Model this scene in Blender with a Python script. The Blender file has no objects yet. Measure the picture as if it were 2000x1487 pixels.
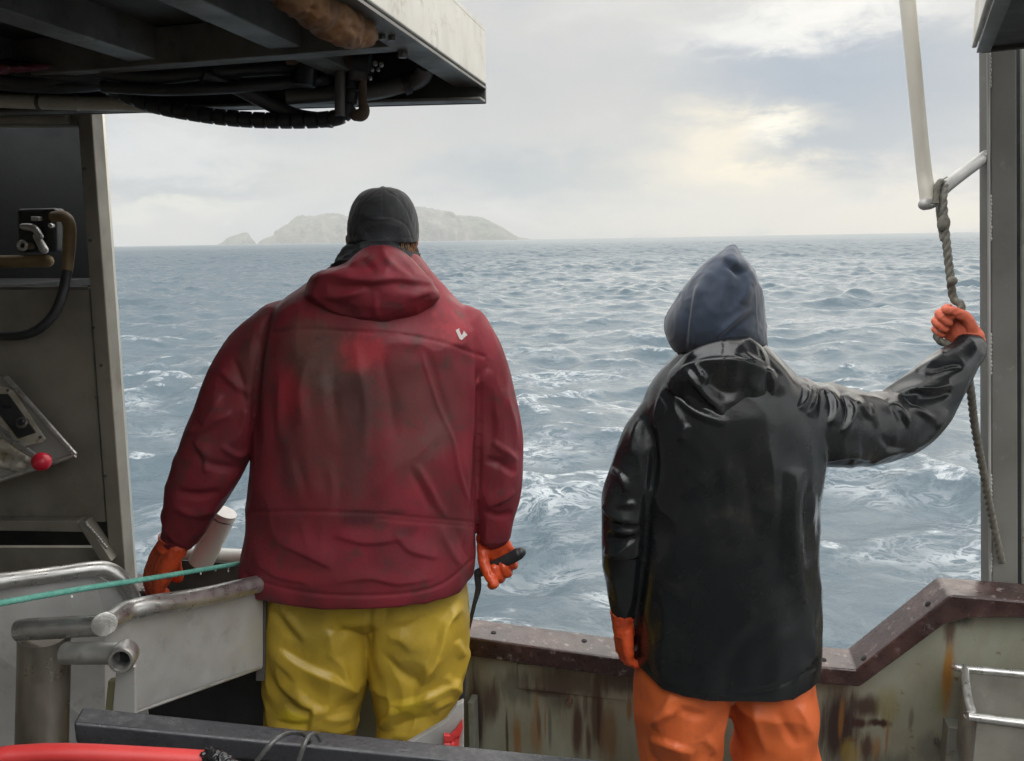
import bpy, math, numpy as np
from mathutils import Vector, Matrix
rng = np.random.default_rng(7)
sc = bpy.context.scene
COL = sc.collection
rad = math.radians

# ------------------------------------------------------------------ camera
H = 2.8                                   # eye height above the sea
PITCH, ROLL, FPX = rad(10.43), 0.0168, 1500.0
CAM = np.array([0.0, 0.0, H])
FWD = np.array([0, math.cos(PITCH), -math.sin(PITCH)])
_up = np.array([0, math.sin(PITCH), math.cos(PITCH)])
_rt = np.array([1.0, 0, 0])
RT = math.cos(ROLL) * _rt - math.sin(ROLL) * _up
UP = math.cos(ROLL) * _up + math.sin(ROLL) * _rt
cd = bpy.data.cameras.new('camera')
cam = bpy.data.objects.new('camera', cd)
COL.objects.link(cam)
cd.sensor_width = 36.0
cd.lens = FPX / 2000 * 36
cd.clip_start, cd.clip_end = 0.05, 60000
mw = Matrix(((RT[0], UP[0], -FWD[0], CAM[0]), (RT[1], UP[1], -FWD[1], CAM[1]),
             (RT[2], UP[2], -FWD[2], CAM[2]), (0, 0, 0, 1)))
cam.matrix_world = mw
sc.camera = cam
sc.view_settings.view_transform = 'Standard'
sc.view_settings.look = 'None'
sc.view_settings.exposure = 0.17
sc.view_settings.gamma = 1.0
sc.cycles.max_bounces = 6
sc.cycles.volume_bounces = 1
sc.cycles.caustics_reflective = False
sc.cycles.caustics_refractive = False

def ray(px, py):
    return FWD + (px - 1000) / FPX * RT + (743.5 - py) / FPX * UP
def P(px, py, Y):                        # the point seen at a place of the photo, Y metres ahead
    d = ray(px, py); return CAM + d * (Y / d[1])
def PZ(px, py, z):
    d = ray(px, py); return CAM + d * ((z - H) / d[2])
YAW = rad(13)                            # the boat lies turned from the view axis
UB = np.array([math.sin(YAW), math.cos(YAW), 0.0])     # outboard
VB = np.array([math.cos(YAW), -math.sin(YAW), 0.0])    # along the rail
RAILP = P(1200, 1285, 2.2)
def PB(px, py, off=0.0):                 # on the upright plane of the rail, off metres outboard
    d = ray(px, py)
    return CAM + d * ((RAILP + UB * off - CAM) @ UB / (d @ UB))
def proj(v):
    q = v - CAM
    w = q @ FWD
    return 1000 + FPX * (q @ RT) / w, 743.5 - FPX * (q @ UP) / w
DECK = H - 1.72

# ------------------------------------------------------------------ node helpers
class NT:
    def __init__(s, nt): s.nt = nt
    def n(s, t, **kw):
        o = s.nt.nodes.new(t)
        for k, v in kw.items():
            if k in o.inputs: s.put(o.inputs[k], v)
            else: setattr(o, k, v)
        return o
    def put(s, inp, v):
        if isinstance(v, bpy.types.NodeSocket): s.nt.links.new(v, inp)
        elif isinstance(v, bpy.types.Node): s.nt.links.new(v.outputs[0], inp)
        elif inp.type == 'RGBA' and len(v) == 3: inp.default_value = (*v, 1)
        else: inp.default_value = v
    def m(s, op, a, b=0.0, c=0.0, clamp=False):
        o = s.nt.nodes.new('ShaderNodeMath'); o.operation = op; o.use_clamp = clamp
        for i, v in enumerate((a, b, c)): s.put(o.inputs[i], v)
        return o.outputs[0]
    def v(s, op, a, b=(0, 0, 0)):
        o = s.nt.nodes.new('ShaderNodeVectorMath'); o.operation = op
        s.put(o.inputs[0], a); s.put(o.inputs[1], b)
        return o.outputs['Value'] if op in ('LENGTH', 'DOT_PRODUCT', 'DISTANCE') else o.outputs[0]
    def mix(s, f, a, b, blend='MIX'):
        o = s.nt.nodes.new('ShaderNodeMix'); o.data_type = 'RGBA'; o.blend_type = blend
        s.put(o.inputs[0], f); s.put(o.inputs[6], a); s.put(o.inputs[7], b)
        return o.outputs[2]
    def step(s, x, lo, hi, a=0.0, b=1.0):
        o = s.nt.nodes.new('ShaderNodeMapRange'); o.interpolation_type = 'SMOOTHSTEP'
        for i, vv in enumerate((x, lo, hi, a, b)): s.put(o.inputs[i], vv)
        return o.outputs[0]
    def noise(s, vec, scale, detail=5.0, rough=0.55, dist=0.0):
        o = s.n('ShaderNodeTexNoise', Scale=scale, Detail=detail, Roughness=rough, Distortion=dist)
        s.put(o.inputs['Vector'], vec)
        return o.outputs['Fac']
    def ramp(s, f, stops):
        o = s.nt.nodes.new('ShaderNodeValToRGB'); cr = o.color_ramp
        while len(cr.elements) < len(stops): cr.elements.new(0.5)
        for e, (p, c) in zip(cr.elements, stops): e.position = p; e.color = (*c, 1)
        s.put(o.inputs[0], f)
        return o.outputs[0]

def surf(name, stops, scale=5.0, stretch=(1, 1, 1), detail=6.0, rough=(0.4, 0.6), rscale=12.0, metal=0.0,
         bump=0.15, bscale=60.0, bdist=0.003, blobs=(), bedge=(26.0, (1, 1, 1)), spec=0.5, spots=None, coat=0.0, bstretch=(1, 1, 1), sheen=0.0, crease=None):
    """procedural surface: noise-driven colour ramp, roughness variation, bump and placed stains and painted tones"""
    mt = bpy.data.materials.new(name); mt.use_nodes = True
    t = NT(mt.node_tree); t.nt.nodes.clear()
    out = t.n('ShaderNodeOutputMaterial'); b = t.n('ShaderNodeBsdfPrincipled')
    t.nt.links.new(b.outputs[0], out.inputs[0])
    pos = t.n('ShaderNodeNewGeometry').outputs['Position']
    c = t.ramp(t.noise(t.v('MULTIPLY', pos, stretch), scale, detail), stops)
    edge = t.noise(t.v('MULTIPLY', pos, bedge[1]), bedge[0], 6.0, 0.65)
    for (ctr, r, colr, k) in blobs:
        d = t.v('LENGTH', t.v('DIVIDE', t.v('SUBTRACT', pos, tuple(ctr)), tuple(r)))
        d = t.m('ADD', d, t.m('MULTIPLY', t.m('SUBTRACT', edge, 0.5), 1.3))
        c = t.mix(t.step(d, 1.15, 0.35, 0, k), c, colr)
    if spots:
        scol, sscale, lo, hi, k = spots
        c = t.mix(t.step(t.noise(pos, sscale, 7.0, 0.7), lo, hi, 0, k), c, scol)
    t.put(b.inputs['Base Color'], c)
    t.put(b.inputs['Roughness'], t.step(t.noise(pos, rscale, 5.0), 0.3, 0.7, rough[0], rough[1]))
    b.inputs['Metallic'].default_value = metal
    b.inputs['Specular IOR Level'].default_value = spec
    b.inputs['Coat Weight'].default_value = coat
    b.inputs['Coat Roughness'].default_value = 0.2
    b.inputs['Sheen Weight'].default_value = sheen
    if bump:
        bn = t.n('ShaderNodeBump', Strength=bump, Distance=bdist)
        t.put(bn.inputs['Height'], t.noise(t.v('MULTIPLY', pos, bstretch), bscale, 6.0, 0.6))
        if crease:
            cs, cdist, cst = crease
            p2 = t.v('MULTIPLY', pos, cst)
            wn = t.n('ShaderNodeTexNoise', Scale=cs * 0.7, Detail=2.0); t.put(wn.inputs['Vector'], p2)
            wp = t.v('ADD', p2, t.v('MULTIPLY', t.v('SUBTRACT', wn.outputs['Color'], (0.5, 0.5, 0.5)), (0.9 / cs, 0.9 / cs, 0.9 / cs)))
            r = t.m('ABSOLUTE', t.m('SUBTRACT', t.noise(wp, cs, 3.0, 0.5), 0.5))
            hgt = t.m('MULTIPLY', t.step(r, 0.075, 0.0), t.step(t.noise(p2, cs * 0.55, 2.0), 0.42, 0.62))
            b2 = t.n('ShaderNodeBump', Strength=0.8, Distance=cdist); t.put(b2.inputs['Height'], hgt)
            t.nt.links.new(b2.outputs[0], bn.inputs['Normal'])
        t.nt.links.new(bn.outputs[0], b.inputs['Normal'])
    return mt

# ------------------------------------------------------------------ world: overcast, broken cloud, low sun behind
SUN_AZ, SUN_EL = rad(40), rad(27)
def px_ae(px, py):
    d = ray(px, py); d = d / np.linalg.norm(d)
    return math.atan2(d[0], d[1]), math.asin(d[2])
W = bpy.data.worlds.new('World'); sc.world = W; W.use_nodes = True
t = NT(W.node_tree); t.nt.nodes.clear()
wo = t.n('ShaderNodeOutputWorld')
sky = t.n('ShaderNodeTexSky'); sky.sky_type = 'NISHITA'; sky.sun_disc = False
sky.sun_elevation = SUN_EL; sky.sun_rotation = SUN_AZ; sky.air_density = 1.0; sky.dust_density = 2.0
bgn = t.n('ShaderNodeBackground', Strength=0.08); t.put(bgn.inputs['Color'], sky.outputs[0])
D = t.n('ShaderNodeTexCoord').outputs['Generated']
sp = t.n('ShaderNodeSeparateXYZ'); t.put(sp.inputs[0], D)
dx, dy, dz = sp.outputs
az0 = t.m('ARCTAN2', dx, dy); el0 = t.m('ARCSINE', dz)
cv = t.v('MULTIPLY', D, (1.0, 1.0, 2.6))
n1 = t.noise(cv, 5.0, 8.0, 0.55, 0.4)
n2 = t.noise(t.v('ADD', cv, (3.1, 1.7, 0.4)), 6.5, 7.0, 0.6)
n3 = t.noise(t.v('ADD', cv, (7.3, 2.2, 5.1)), 13.0, 8.0, 0.6, 0.3)
az = t.m('ADD', az0, t.m('MULTIPLY', t.m('SUBTRACT', n2, 0.5), 0.15))
el = t.m('ADD', el0, t.m('MULTIPLY', t.m('SUBTRACT', n3, 0.5), 0.10))
c = t.ramp(n1, [(0.25, (0.47, 0.51, 0.56)), (0.45, (0.60, 0.61, 0.615)), (0.60, (0.66, 0.65, 0.625)), (0.80, (0.80, 0.79, 0.76))])
def feat(c, px, py, rx, ry, col, k, soft=1.0):
    a, e = px_ae(px, py)
    q1 = t.m('DIVIDE', t.m('SUBTRACT', az, a), rx / FPX); q2 = t.m('DIVIDE', t.m('SUBTRACT', el, e), ry / FPX)
    d = t.m('SQRT', t.m('ADD', t.m('MULTIPLY', q1, q1), t.m('MULTIPLY', q2, q2)))
    return t.mix(t.step(d, 1.0 + soft, 0.15, 0, k), c, col)
WARM, CREAM, BLUE = (1.08, 0.95, 0.71), (1.25, 1.06, 0.74), (0.25, 0.335, 0.46)
c = feat(c, 1080, 345, 190, 45, (0.31, 0.39, 0.47), 0.9)
c = feat(c, 1180, 190, 230, 70, (0.50, 0.515, 0.53), 0.6)
c = feat(c, 1740, 175, 250, 100, (0.27, 0.345, 0.44), 0.88)
c = feat(c, 1560, 150, 160, 55, BLUE, 0.5)
c = feat(c, 800, 130, 330, 150, (0.55, 0.55, 0.54), 0.55)
c = feat(c, 1300, 330, 170, 120, (0.66, 0.64, 0.59), 0.5)
c = feat(c, 1450, 312, 110, 62, WARM, 0.95, 1.3)
c = feat(c, 1515, 255, 45, 26, (1.12, 1.05, 0.88), 0.9)
c = feat(c, 1640, 285, 140, 27, (0.31, 0.38, 0.47), 0.95)
c = feat(c, 1590, 38, 170, 30, (0.98, 0.96, 0.90), 0.8)
c = feat(c, 1680, 425, 330, 32, CREAM, 0.85)
c = feat(c, 1480, 425, 260, 45, (0.74, 0.715, 0.65), 0.7)
c = feat(c, 330, 400, 110, 20, (0.90, 0.88, 0.74), 0.8)
c = feat(c, 330, 360, 150, 26, (0.38, 0.43, 0.48), 0.85)
c = feat(c, 290, 300, 190, 36, (0.80, 0.81, 0.80), 0.6)
# an overcast dome grows brighter towards the zenith
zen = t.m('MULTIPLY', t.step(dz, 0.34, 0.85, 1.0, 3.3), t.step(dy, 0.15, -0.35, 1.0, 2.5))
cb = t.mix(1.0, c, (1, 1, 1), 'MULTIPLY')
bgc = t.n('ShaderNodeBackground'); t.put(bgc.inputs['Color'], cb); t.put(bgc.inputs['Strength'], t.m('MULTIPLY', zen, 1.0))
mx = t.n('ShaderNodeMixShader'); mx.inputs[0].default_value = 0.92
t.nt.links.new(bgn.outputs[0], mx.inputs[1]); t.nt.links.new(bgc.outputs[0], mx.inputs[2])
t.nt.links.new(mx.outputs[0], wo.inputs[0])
sl = bpy.data.lights.new('sun', 'SUN'); sl.energy = 1.4; sl.angle = rad(85); sl.color = (1.0, 0.93, 0.82)
so = bpy.data.objects.new('sun', sl); COL.objects.link(so)
sd = Vector((math.sin(SUN_AZ) * math.cos(SUN_EL), math.cos(SUN_AZ) * math.cos(SUN_EL), math.sin(SUN_EL)))
so.rotation_euler = sd.to_track_quat('Z', 'Y').to_euler(); so.location = (6, 30, 20)

# ------------------------------------------------------------------ numeric noise
def _h(ix, iy, iz):
    with np.errstate(over='ignore'):
        h = (ix.astype(np.uint32) * np.uint32(374761393) + iy.astype(np.uint32) * np.uint32(668265263) + iz.astype(np.uint32) * np.uint32(2246822519))
        h = (h ^ (h >> np.uint32(13))) * np.uint32(1274126177)
        return ((h ^ (h >> np.uint32(16))) & np.uint32(0xffffff)).astype(np.float64) / 0xffffff
def vn(p):
    p = np.asarray(p, float); i = np.floor(p).astype(np.int64); f = p - i; f = f * f * f * (f * (f * 6 - 15) + 10)
    o = 0
    for a in (0, 1):
        for b in (0, 1):
            for d in (0, 1):
                w = (f[:, 0] if a else 1 - f[:, 0]) * (f[:, 1] if b else 1 - f[:, 1]) * (f[:, 2] if d else 1 - f[:, 2])
                o = o + w * _h(i[:, 0] + a, i[:, 1] + b, i[:, 2] + d)
    return o * 2 - 1
def fbm(p, oct=4, g=0.5):
    o, a = 0, 1.0
    for k in range(oct): o = o + a * vn(p * 2.0 ** k + 17.3 * k); a *= g
    return o

# ------------------------------------------------------------------ objects and meshes
def link_mesh(name, verts, faces, mat=None, parent=None, smooth=True):
    me = bpy.data.meshes.new(name)
    verts = np.asarray(verts, float)
    if isinstance(faces, np.ndarray):
        me.vertices.add(len(verts)); me.vertices.foreach_set('co', verts.ravel())
        k = faces.shape[1]
        me.loops.add(faces.size); me.loops.foreach_set('vertex_index', faces.ravel().astype(np.int32))
        me.polygons.add(len(faces)); me.polygons.foreach_set('loop_start', np.arange(0, faces.size, k, dtype=np.int32))
        me.update(calc_edges=True); me.validate()
    else:
        me.from_pydata([tuple(v) for v in verts], [], [tuple(int(i) for i in f) for f in faces]); me.update()
    if smooth: me.polygons.foreach_set('use_smooth', [True] * len(me.polygons))
    o = bpy.data.objects.new(name, me)
    if mat: me.materials.append(mat)
    COL.objects.link(o)
    if parent is not None:
        o.parent = parent
        o.matrix_parent_inverse = parent.matrix_world.inverted()
    return o
def tag(o, label=None, cat=None, group=None, kind=None):
    if label: o['label'] = label
    if cat: o['category'] = cat
    if group: o['group'] = group
    if kind: o['kind'] = kind
    return o
def thing(name, loc, label, cat, group=None):
    o = bpy.data.objects.new(name, None); COL.objects.link(o); o.empty_display_size = 0.1
    o.location = tuple(loc); o.matrix_world = Matrix.Translation(tuple(loc))
    return tag(o, label, cat, group)

class G:
    """collects solids; build() links them as one mesh, weld() fuses them into one skin"""
    def __init__(s): s.v, s.f = [], []
    def add(s, v, f):
        o = len(s.v); s.v += [np.asarray(x, float) for x in v]; s.f += [[i + o for i in q] for q in f]; return s
    def rings(s, R, caps=True, closed=True):
        n = len(R[0]); f = []
        for k in range(len(R) - 1):
            for i in range(n if closed else n - 1):
                j = (i + 1) % n
                f.append([k * n + i, k * n + j, (k + 1) * n + j, (k + 1) * n + i])
        if caps:
            f.append(list(range(n))[::-1]); f.append([(len(R) - 1) * n + i for i in range(n)])
        return s.add([p for r in R for p in r], f)
    def tube(s, pts, r, n=12, sub=6, flat=1.0, flatdir=None, caps=True, round_ends=False):
        pts = [np.asarray(p, float) for p in pts]; rr = [r] * len(pts) if np.isscalar(r) else list(r)
        if sub > 1 and len(pts) > 2: pts, rr = catmull(pts, rr, sub)
        if round_ends:
            d0 = pts[0] - pts[1]; d0 /= np.linalg.norm(d0); d1 = pts[-1] - pts[-2]; d1 /= np.linalg.norm(d1)
            a = [(0.95, 0.3), (0.7, 0.7), (0.3, 0.95)]
            p0, r0, p1, r1 = pts[0], rr[0], pts[-1], rr[-1]
            pts = [p0 + d0 * r0 * k for k, q in a] + pts + [p1 + d1 * r1 * k for k, q in a[::-1]]
            rr = [r0 * q for k, q in a] + rr + [r1 * q for k, q in a[::-1]]
        R = []; x = None
        for i, p in enumerate(pts):
            d = pts[min(i + 1, len(pts) - 1)] - pts[max(i - 1, 0)]; d = d / (np.linalg.norm(d) + 1e-9)
            if flatdir is not None: x = np.asarray(flatdir, float)
            elif x is None: x = np.cross(d, [0, 0, 1.0] if abs(d[2]) < 0.9 else [0, 1.0, 0])
            x = x - d * (x @ d); x = x / np.linalg.norm(x); y = np.cross(d, x)
            R.append([p + rr[i] * (math.cos(a) * x * flat + math.sin(a) * y) for a in np.linspace(0, 2 * math.pi, n, endpoint=False)])
        return s.rings(R, caps)
    def box(s, o, a, b, c):
        o, a, b, c = (np.asarray(q, float) for q in (o, a, b, c))
        v = [o, o + a, o + a + b, o + b, o + c, o + a + c, o + a + b + c, o + b + c]
        f = [[0, 3, 2, 1], [4, 5, 6, 7], [0, 1, 5, 4], [1, 2, 6, 5], [2, 3, 7, 6], [3, 0, 4, 7]]
        if np.cross(a, b) @ c < 0: f = [q[::-1] for q in f]
        return s.add(v, f)
    def prism(s, poly, d):
        n = len(poly); d = np.asarray(d, float); poly = [np.asarray(p, float) for p in poly]
        nv = sum((np.cross(poly[i] - poly[0], poly[(i + 1) % n] - poly[0]) for i in range(1, n - 1)), np.zeros(3))
        f = [list(range(n))[::-1], [n + i for i in range(n)]] + [[i, (i + 1) % n, n + (i + 1) % n, n + i] for i in range(n)]
        if nv @ d < 0: f = [q[::-1] for q in f]
        return s.add(poly + [p + d for p in poly], f)
    def ball(s, c, r, nu=20, nv=12, axes=None):
        c = np.asarray(c, float); r = np.asarray([r] * 3 if np.isscalar(r) else r, float)
        A = np.eye(3) if axes is None else np.asarray(axes, float)
        R = []
        for ph in np.linspace(-math.pi / 2 + 0.12, math.pi / 2 - 0.12, nv):
            R.append([c + A.T @ (r * np.array([math.cos(ph) * math.cos(a), math.cos(ph) * math.sin(a), math.sin(ph)])) for a in np.linspace(0, 2 * math.pi, nu, endpoint=False)])
        return s.rings(R)
    def puff(s, outline, ctr, Y, tf, tb, n=72, K=9, pw=2.0):
        """a cushion: its rim runs through the outline at depth Y and it swells tf metres towards the camera side, tb away"""
        o = resample([np.array(q, float) for q in outline], n); ctr = np.array(ctr, float)
        R = []
        for side, T in ((-1, tf), (1, tb)):
            ks = np.linspace(0.06, 1.0, K)
            ks = 1 - (1 - ks) ** 1.6
            seq = ks if side < 0 else ks[::-1][1:]
            for q in seq:
                dY = side * T * (1 - q ** pw) ** (1 / pw)
                R.append([P(*(ctr + (p - ctr) * q), Y + dY) for p in o])
        return s.rings(R)
    def build(s, name, mat, parent=None, smooth=False, bevel=0.0, seg=2, angle=35):
        o = link_mesh(name, s.v, s.f, mat, parent, smooth)
        if bevel:
            b = o.modifiers.new('bevel', 'BEVEL'); b.width = bevel; b.segments = seg; b.limit_method = 'ANGLE'; b.angle_limit = rad(30)
            o.data.polygons.foreach_set('use_smooth', [True] * len(o.data.polygons))
            w = o.modifiers.new('wn', 'WEIGHTED_NORMAL'); w.keep_sharp = True
        elif smooth: 
            o.data.set_sharp_from_angle(angle=rad(angle))
        return o
    def weld(s, vox, it=3, fac=0.5):
        o = link_mesh('tmp', s.v, s.f)
        r = o.modifiers.new('r', 'REMESH'); r.mode = 'VOXEL'; r.voxel_size = vox; r.adaptivity = 0
        if it:
            q = o.modifiers.new('s', 'SMOOTH'); q.factor = fac; q.iterations = it
        dg = bpy.context.evaluated_depsgraph_get()
        me = bpy.data.meshes.new_from_object(o.evaluated_get(dg))
        v = np.empty(len(me.vertices) * 3); me.vertices.foreach_get('co', v)
        f = np.empty(len(me.loops), np.int32); me.loops.foreach_get('vertex_index', f)
        tot = np.empty(len(me.polygons), np.int32); me.polygons.foreach_get('loop_total', tot)
        assert (tot == 4).all()
        old = o.data
        bpy.data.objects.remove(o); bpy.data.meshes.remove(old); bpy.data.meshes.remove(me)
        return v.reshape(-1, 3), f.reshape(-1, 4)

def catmull(pts, rr, sub):
    op, orr = [], []; n = len(pts)
    for i in range(n - 1):
        p0, p1, p2, p3 = pts[max(i - 1, 0)], pts[i], pts[i + 1], pts[min(i + 2, n - 1)]
        r0, r1, r2, r3 = rr[max(i - 1, 0)], rr[i], rr[i + 1], rr[min(i + 2, n - 1)]
        for k in range(sub):
            u = k / sub
            cf = lambda a, b, c, d: 0.5 * (2 * b + (c - a) * u + (2 * a - 5 * b + 4 * c - d) * u * u + (3 * b - a - 3 * c + d) * u ** 3)
            op.append(cf(p0, p1, p2, p3)); orr.append(cf(r0, r1, r2, r3))
    op.append(pts[-1]); orr.append(rr[-1])
    return op, orr
def resample(pts, n):
    q = [pts[-1]] + pts + pts[:2]; out = []
    for i in range(1, len(q) - 2):
        for k in range(12):
            u = k / 12; a, b, c, d = q[i - 1], q[i], q[i + 1], q[i + 2]
            out.append(0.5 * (2 * b + (c - a) * u + (2 * a - 5 * b + 4 * c - d) * u * u + (3 * b - a - 3 * c + d) * u ** 3))
    out.append(out[0]); out = np.array(out)
    L = np.r_[0, np.cumsum(np.linalg.norm(np.diff(out, axis=0), axis=1))]
    s = np.linspace(0, L[-1], n, endpoint=False)
    return [np.array([np.interp(x, L, out[:, k]) for k in (0, 1)]) for x in s]
def vnormals(v, f):
    fn = np.cross(v[f[:, 2]] - v[f[:, 0]], v[f[:, 3]] - v[f[:, 1]])
    n = np.zeros_like(v)
    for k in range(4): np.add.at(n, f[:, k], fn)
    return n / (np.linalg.norm(n, axis=1, keepdims=True) + 1e-12)
def seg_dist(u, w, pts):
    best = np.full(len(u), 1e9); sg = np.zeros(len(u)); tt = np.zeros(len(u))
    L = [math.hypot(pts[i + 1][0] - pts[i][0], pts[i + 1][1] - pts[i][1]) for i in range(len(pts) - 1)]; tot = sum(L); acc = 0
    for i in range(len(pts) - 1):
        (x0, y0), (x1, y1) = pts[i][:2], pts[i + 1][:2]; l = L[i] + 1e-9
        k = np.clip(((u - x0) * (x1 - x0) + (w - y0) * (y1 - y0)) / l ** 2, 0, 1)
        qx, qy = u - (x0 + k * (x1 - x0)), w - (y0 + k * (y1 - y0)); d = np.hypot(qx, qy)
        m = d < best; best[m] = d[m]; sg[m] = np.sign((x1 - x0) * qy - (y1 - y0) * qx)[m]; tt[m] = (acc + k * l)[m] / tot; acc += L[i]
    return best, sg, tt
def smooth_path(pts, sub=5):
    return [tuple(p) for p in catmull([np.array(p, float) for p in pts], [0] * len(pts), sub)[0]] if len(pts) > 2 else pts
def folds(v, f, strokes):
    """raise ridges 'r', press creases 'c' or lay one-sided folds 'f' along lines seen on the cloth"""
    n = vnormals(v, f); u, w = proj(v)
    q = CAM - v; q /= np.linalg.norm(q, axis=1, keepdims=True)
    face = np.clip((n * q).sum(1) * 2.5 + 0.3, 0, 1)
    d = np.zeros(len(v))
    for st in strokes:
        kind, wd, amp, pts = st[0], st[1] * (1.0 if st[0] == 's' else 0.78), st[2] / 1000.0, smooth_path(st[3])
        lo = np.array(pts).min(0) - 4 * wd; hi = np.array(pts).max(0) + 4 * wd
        m = np.where((u > lo[0]) & (u < hi[0]) & (w > lo[1]) & (w < hi[1]) & (face > 0))[0]
        if not len(m): continue
        b, sg, tt = seg_dist(u[m], w[m], pts)
        tap = np.sqrt(np.clip(np.sin(math.pi * np.clip(tt, 0.001, 0.999)), 0, 1))
        if kind == 's': tap = 1.0; kind = 'c'
        s = b * sg / wd
        if kind == 'r': g = np.exp(-s * s)
        elif kind == 'c': g = -np.exp(-s * s)
        else: g = np.where(s > 0, np.exp(-(s / 0.55) ** 2), np.exp(-(s / 2.2) ** 2))     # steep on one side
        d[m] += amp * g * tap * face[m]
    return v + n * d[:, None]
def wrinkle(v, f, amp, scale, stretch=(1, 1, 1), oct=3, ridge=True, seed=0.0):
    n = vnormals(v, f); p = v * np.array(stretch) * scale + seed
    p = p + 0.6 * np.c_[vn(p * 0.6 + 5), vn(p * 0.6 + 9), vn(p * 0.6 + 13)]
    x = fbm(p, oct, 0.5)
    if ridge: x = 0.6 - 1.6 * np.abs(x)
    return v + n * (x * amp)[:, None]
def crumple(v, f, amp, scale, stretch=(1, 1, 1), seed=0.0, thr=0.0, pw=2.0):
    """crisp creases of stiff cloth: thin warped ridges that come and go"""
    n = vnormals(v, f); p = v * np.array(stretch) * scale + seed
    p = p + 0.9 * np.c_[vn(p * 0.55 + 5), vn(p * 0.55 + 9), vn(p * 0.55 + 13)]
    x = 0
    for k, a in ((1.0, 1.0), (1.9, 0.5)):
        q = vn(p * k + 31 * k); r = np.clip(1 - 2.6 * np.abs(q), 0, 1) ** pw
        m = np.clip((vn(p * 0.45 * k + 71) - thr) * 3.0 + 0.5, 0, 1)
        x = x + a * r * m
    return v + n * (x * amp)[:, None]
def stiffen(v, f, itn=14, itv=12, sg=0.22, rounds=1):
    """stiff coated cloth: gathers soft dents into flat panels that meet in crisp folds (bilateral filtering of the face normals)"""
    nf, nv = len(f), len(v)
    e = np.sort(np.stack([f, np.roll(f, -1, 1)], -1).reshape(-1, 2), 1); key = e[:, 0].astype(np.int64) * nv + e[:, 1]
    o = np.argsort(key, kind='stable'); k = key[o]; fid = (o // 4); same = np.where(k[1:] == k[:-1])[0]
    A, B = fid[same], fid[same + 1]
    bc = lambda idx, w, n: np.stack([np.bincount(idx, w[:, c], n) for c in range(3)], 1)
    fl = f.ravel(); val = np.bincount(fl, minlength=nv)[:, None]
    for _ in range(rounds):
        n = np.cross(v[f[:, 2]] - v[f[:, 0]], v[f[:, 3]] - v[f[:, 1]]); n /= np.linalg.norm(n, axis=1, keepdims=True) + 1e-12
        for _i in range(itn):
            w = np.exp(-((n[A] - n[B]) ** 2).sum(1) / (2 * sg * sg))[:, None]
            n = n + bc(A, n[B] * w, nf) + bc(B, n[A] * w, nf); n /= np.linalg.norm(n, axis=1, keepdims=True) + 1e-12
        for _i in range(itv):
            c = v[f].mean(1)
            d = ((c[:, None, :] - v[f]) * n[:, None, :]).sum(-1)
            v = v + bc(fl, (n[:, None, :] * d[..., None]).reshape(-1, 3), nv) / val
    return v
def loft(rows, Y, n=40, e=2.4, sub=5):
    """rows: (py, x left, x right, half depth near side, half depth far side, shift of Y)"""
    rr = [np.array(list(r) + [0.0] * (6 - len(r)), float) for r in rows]
    rr = catmull(rr, [0] * len(rr), sub)[0]; R = []
    for r in rr:
        Yc = Y + r[5]; a = P(r[1], r[0], Yc); b = P(r[2], r[0], Yc); c = (a + b) / 2; h = (b - a) / 2; ring = []
        for th in np.linspace(0, 2 * math.pi, n, endpoint=False):
            cs, sn = math.cos(th), math.sin(th)
            x = math.copysign(abs(cs) ** (2 / e), cs); y = math.copysign(abs(sn) ** (2 / e), sn)
            ring.append(c + h * x + np.array([0, (r[4] if y > 0 else r[3]) * y, 0]))
        R.append(ring)
    return R
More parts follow.
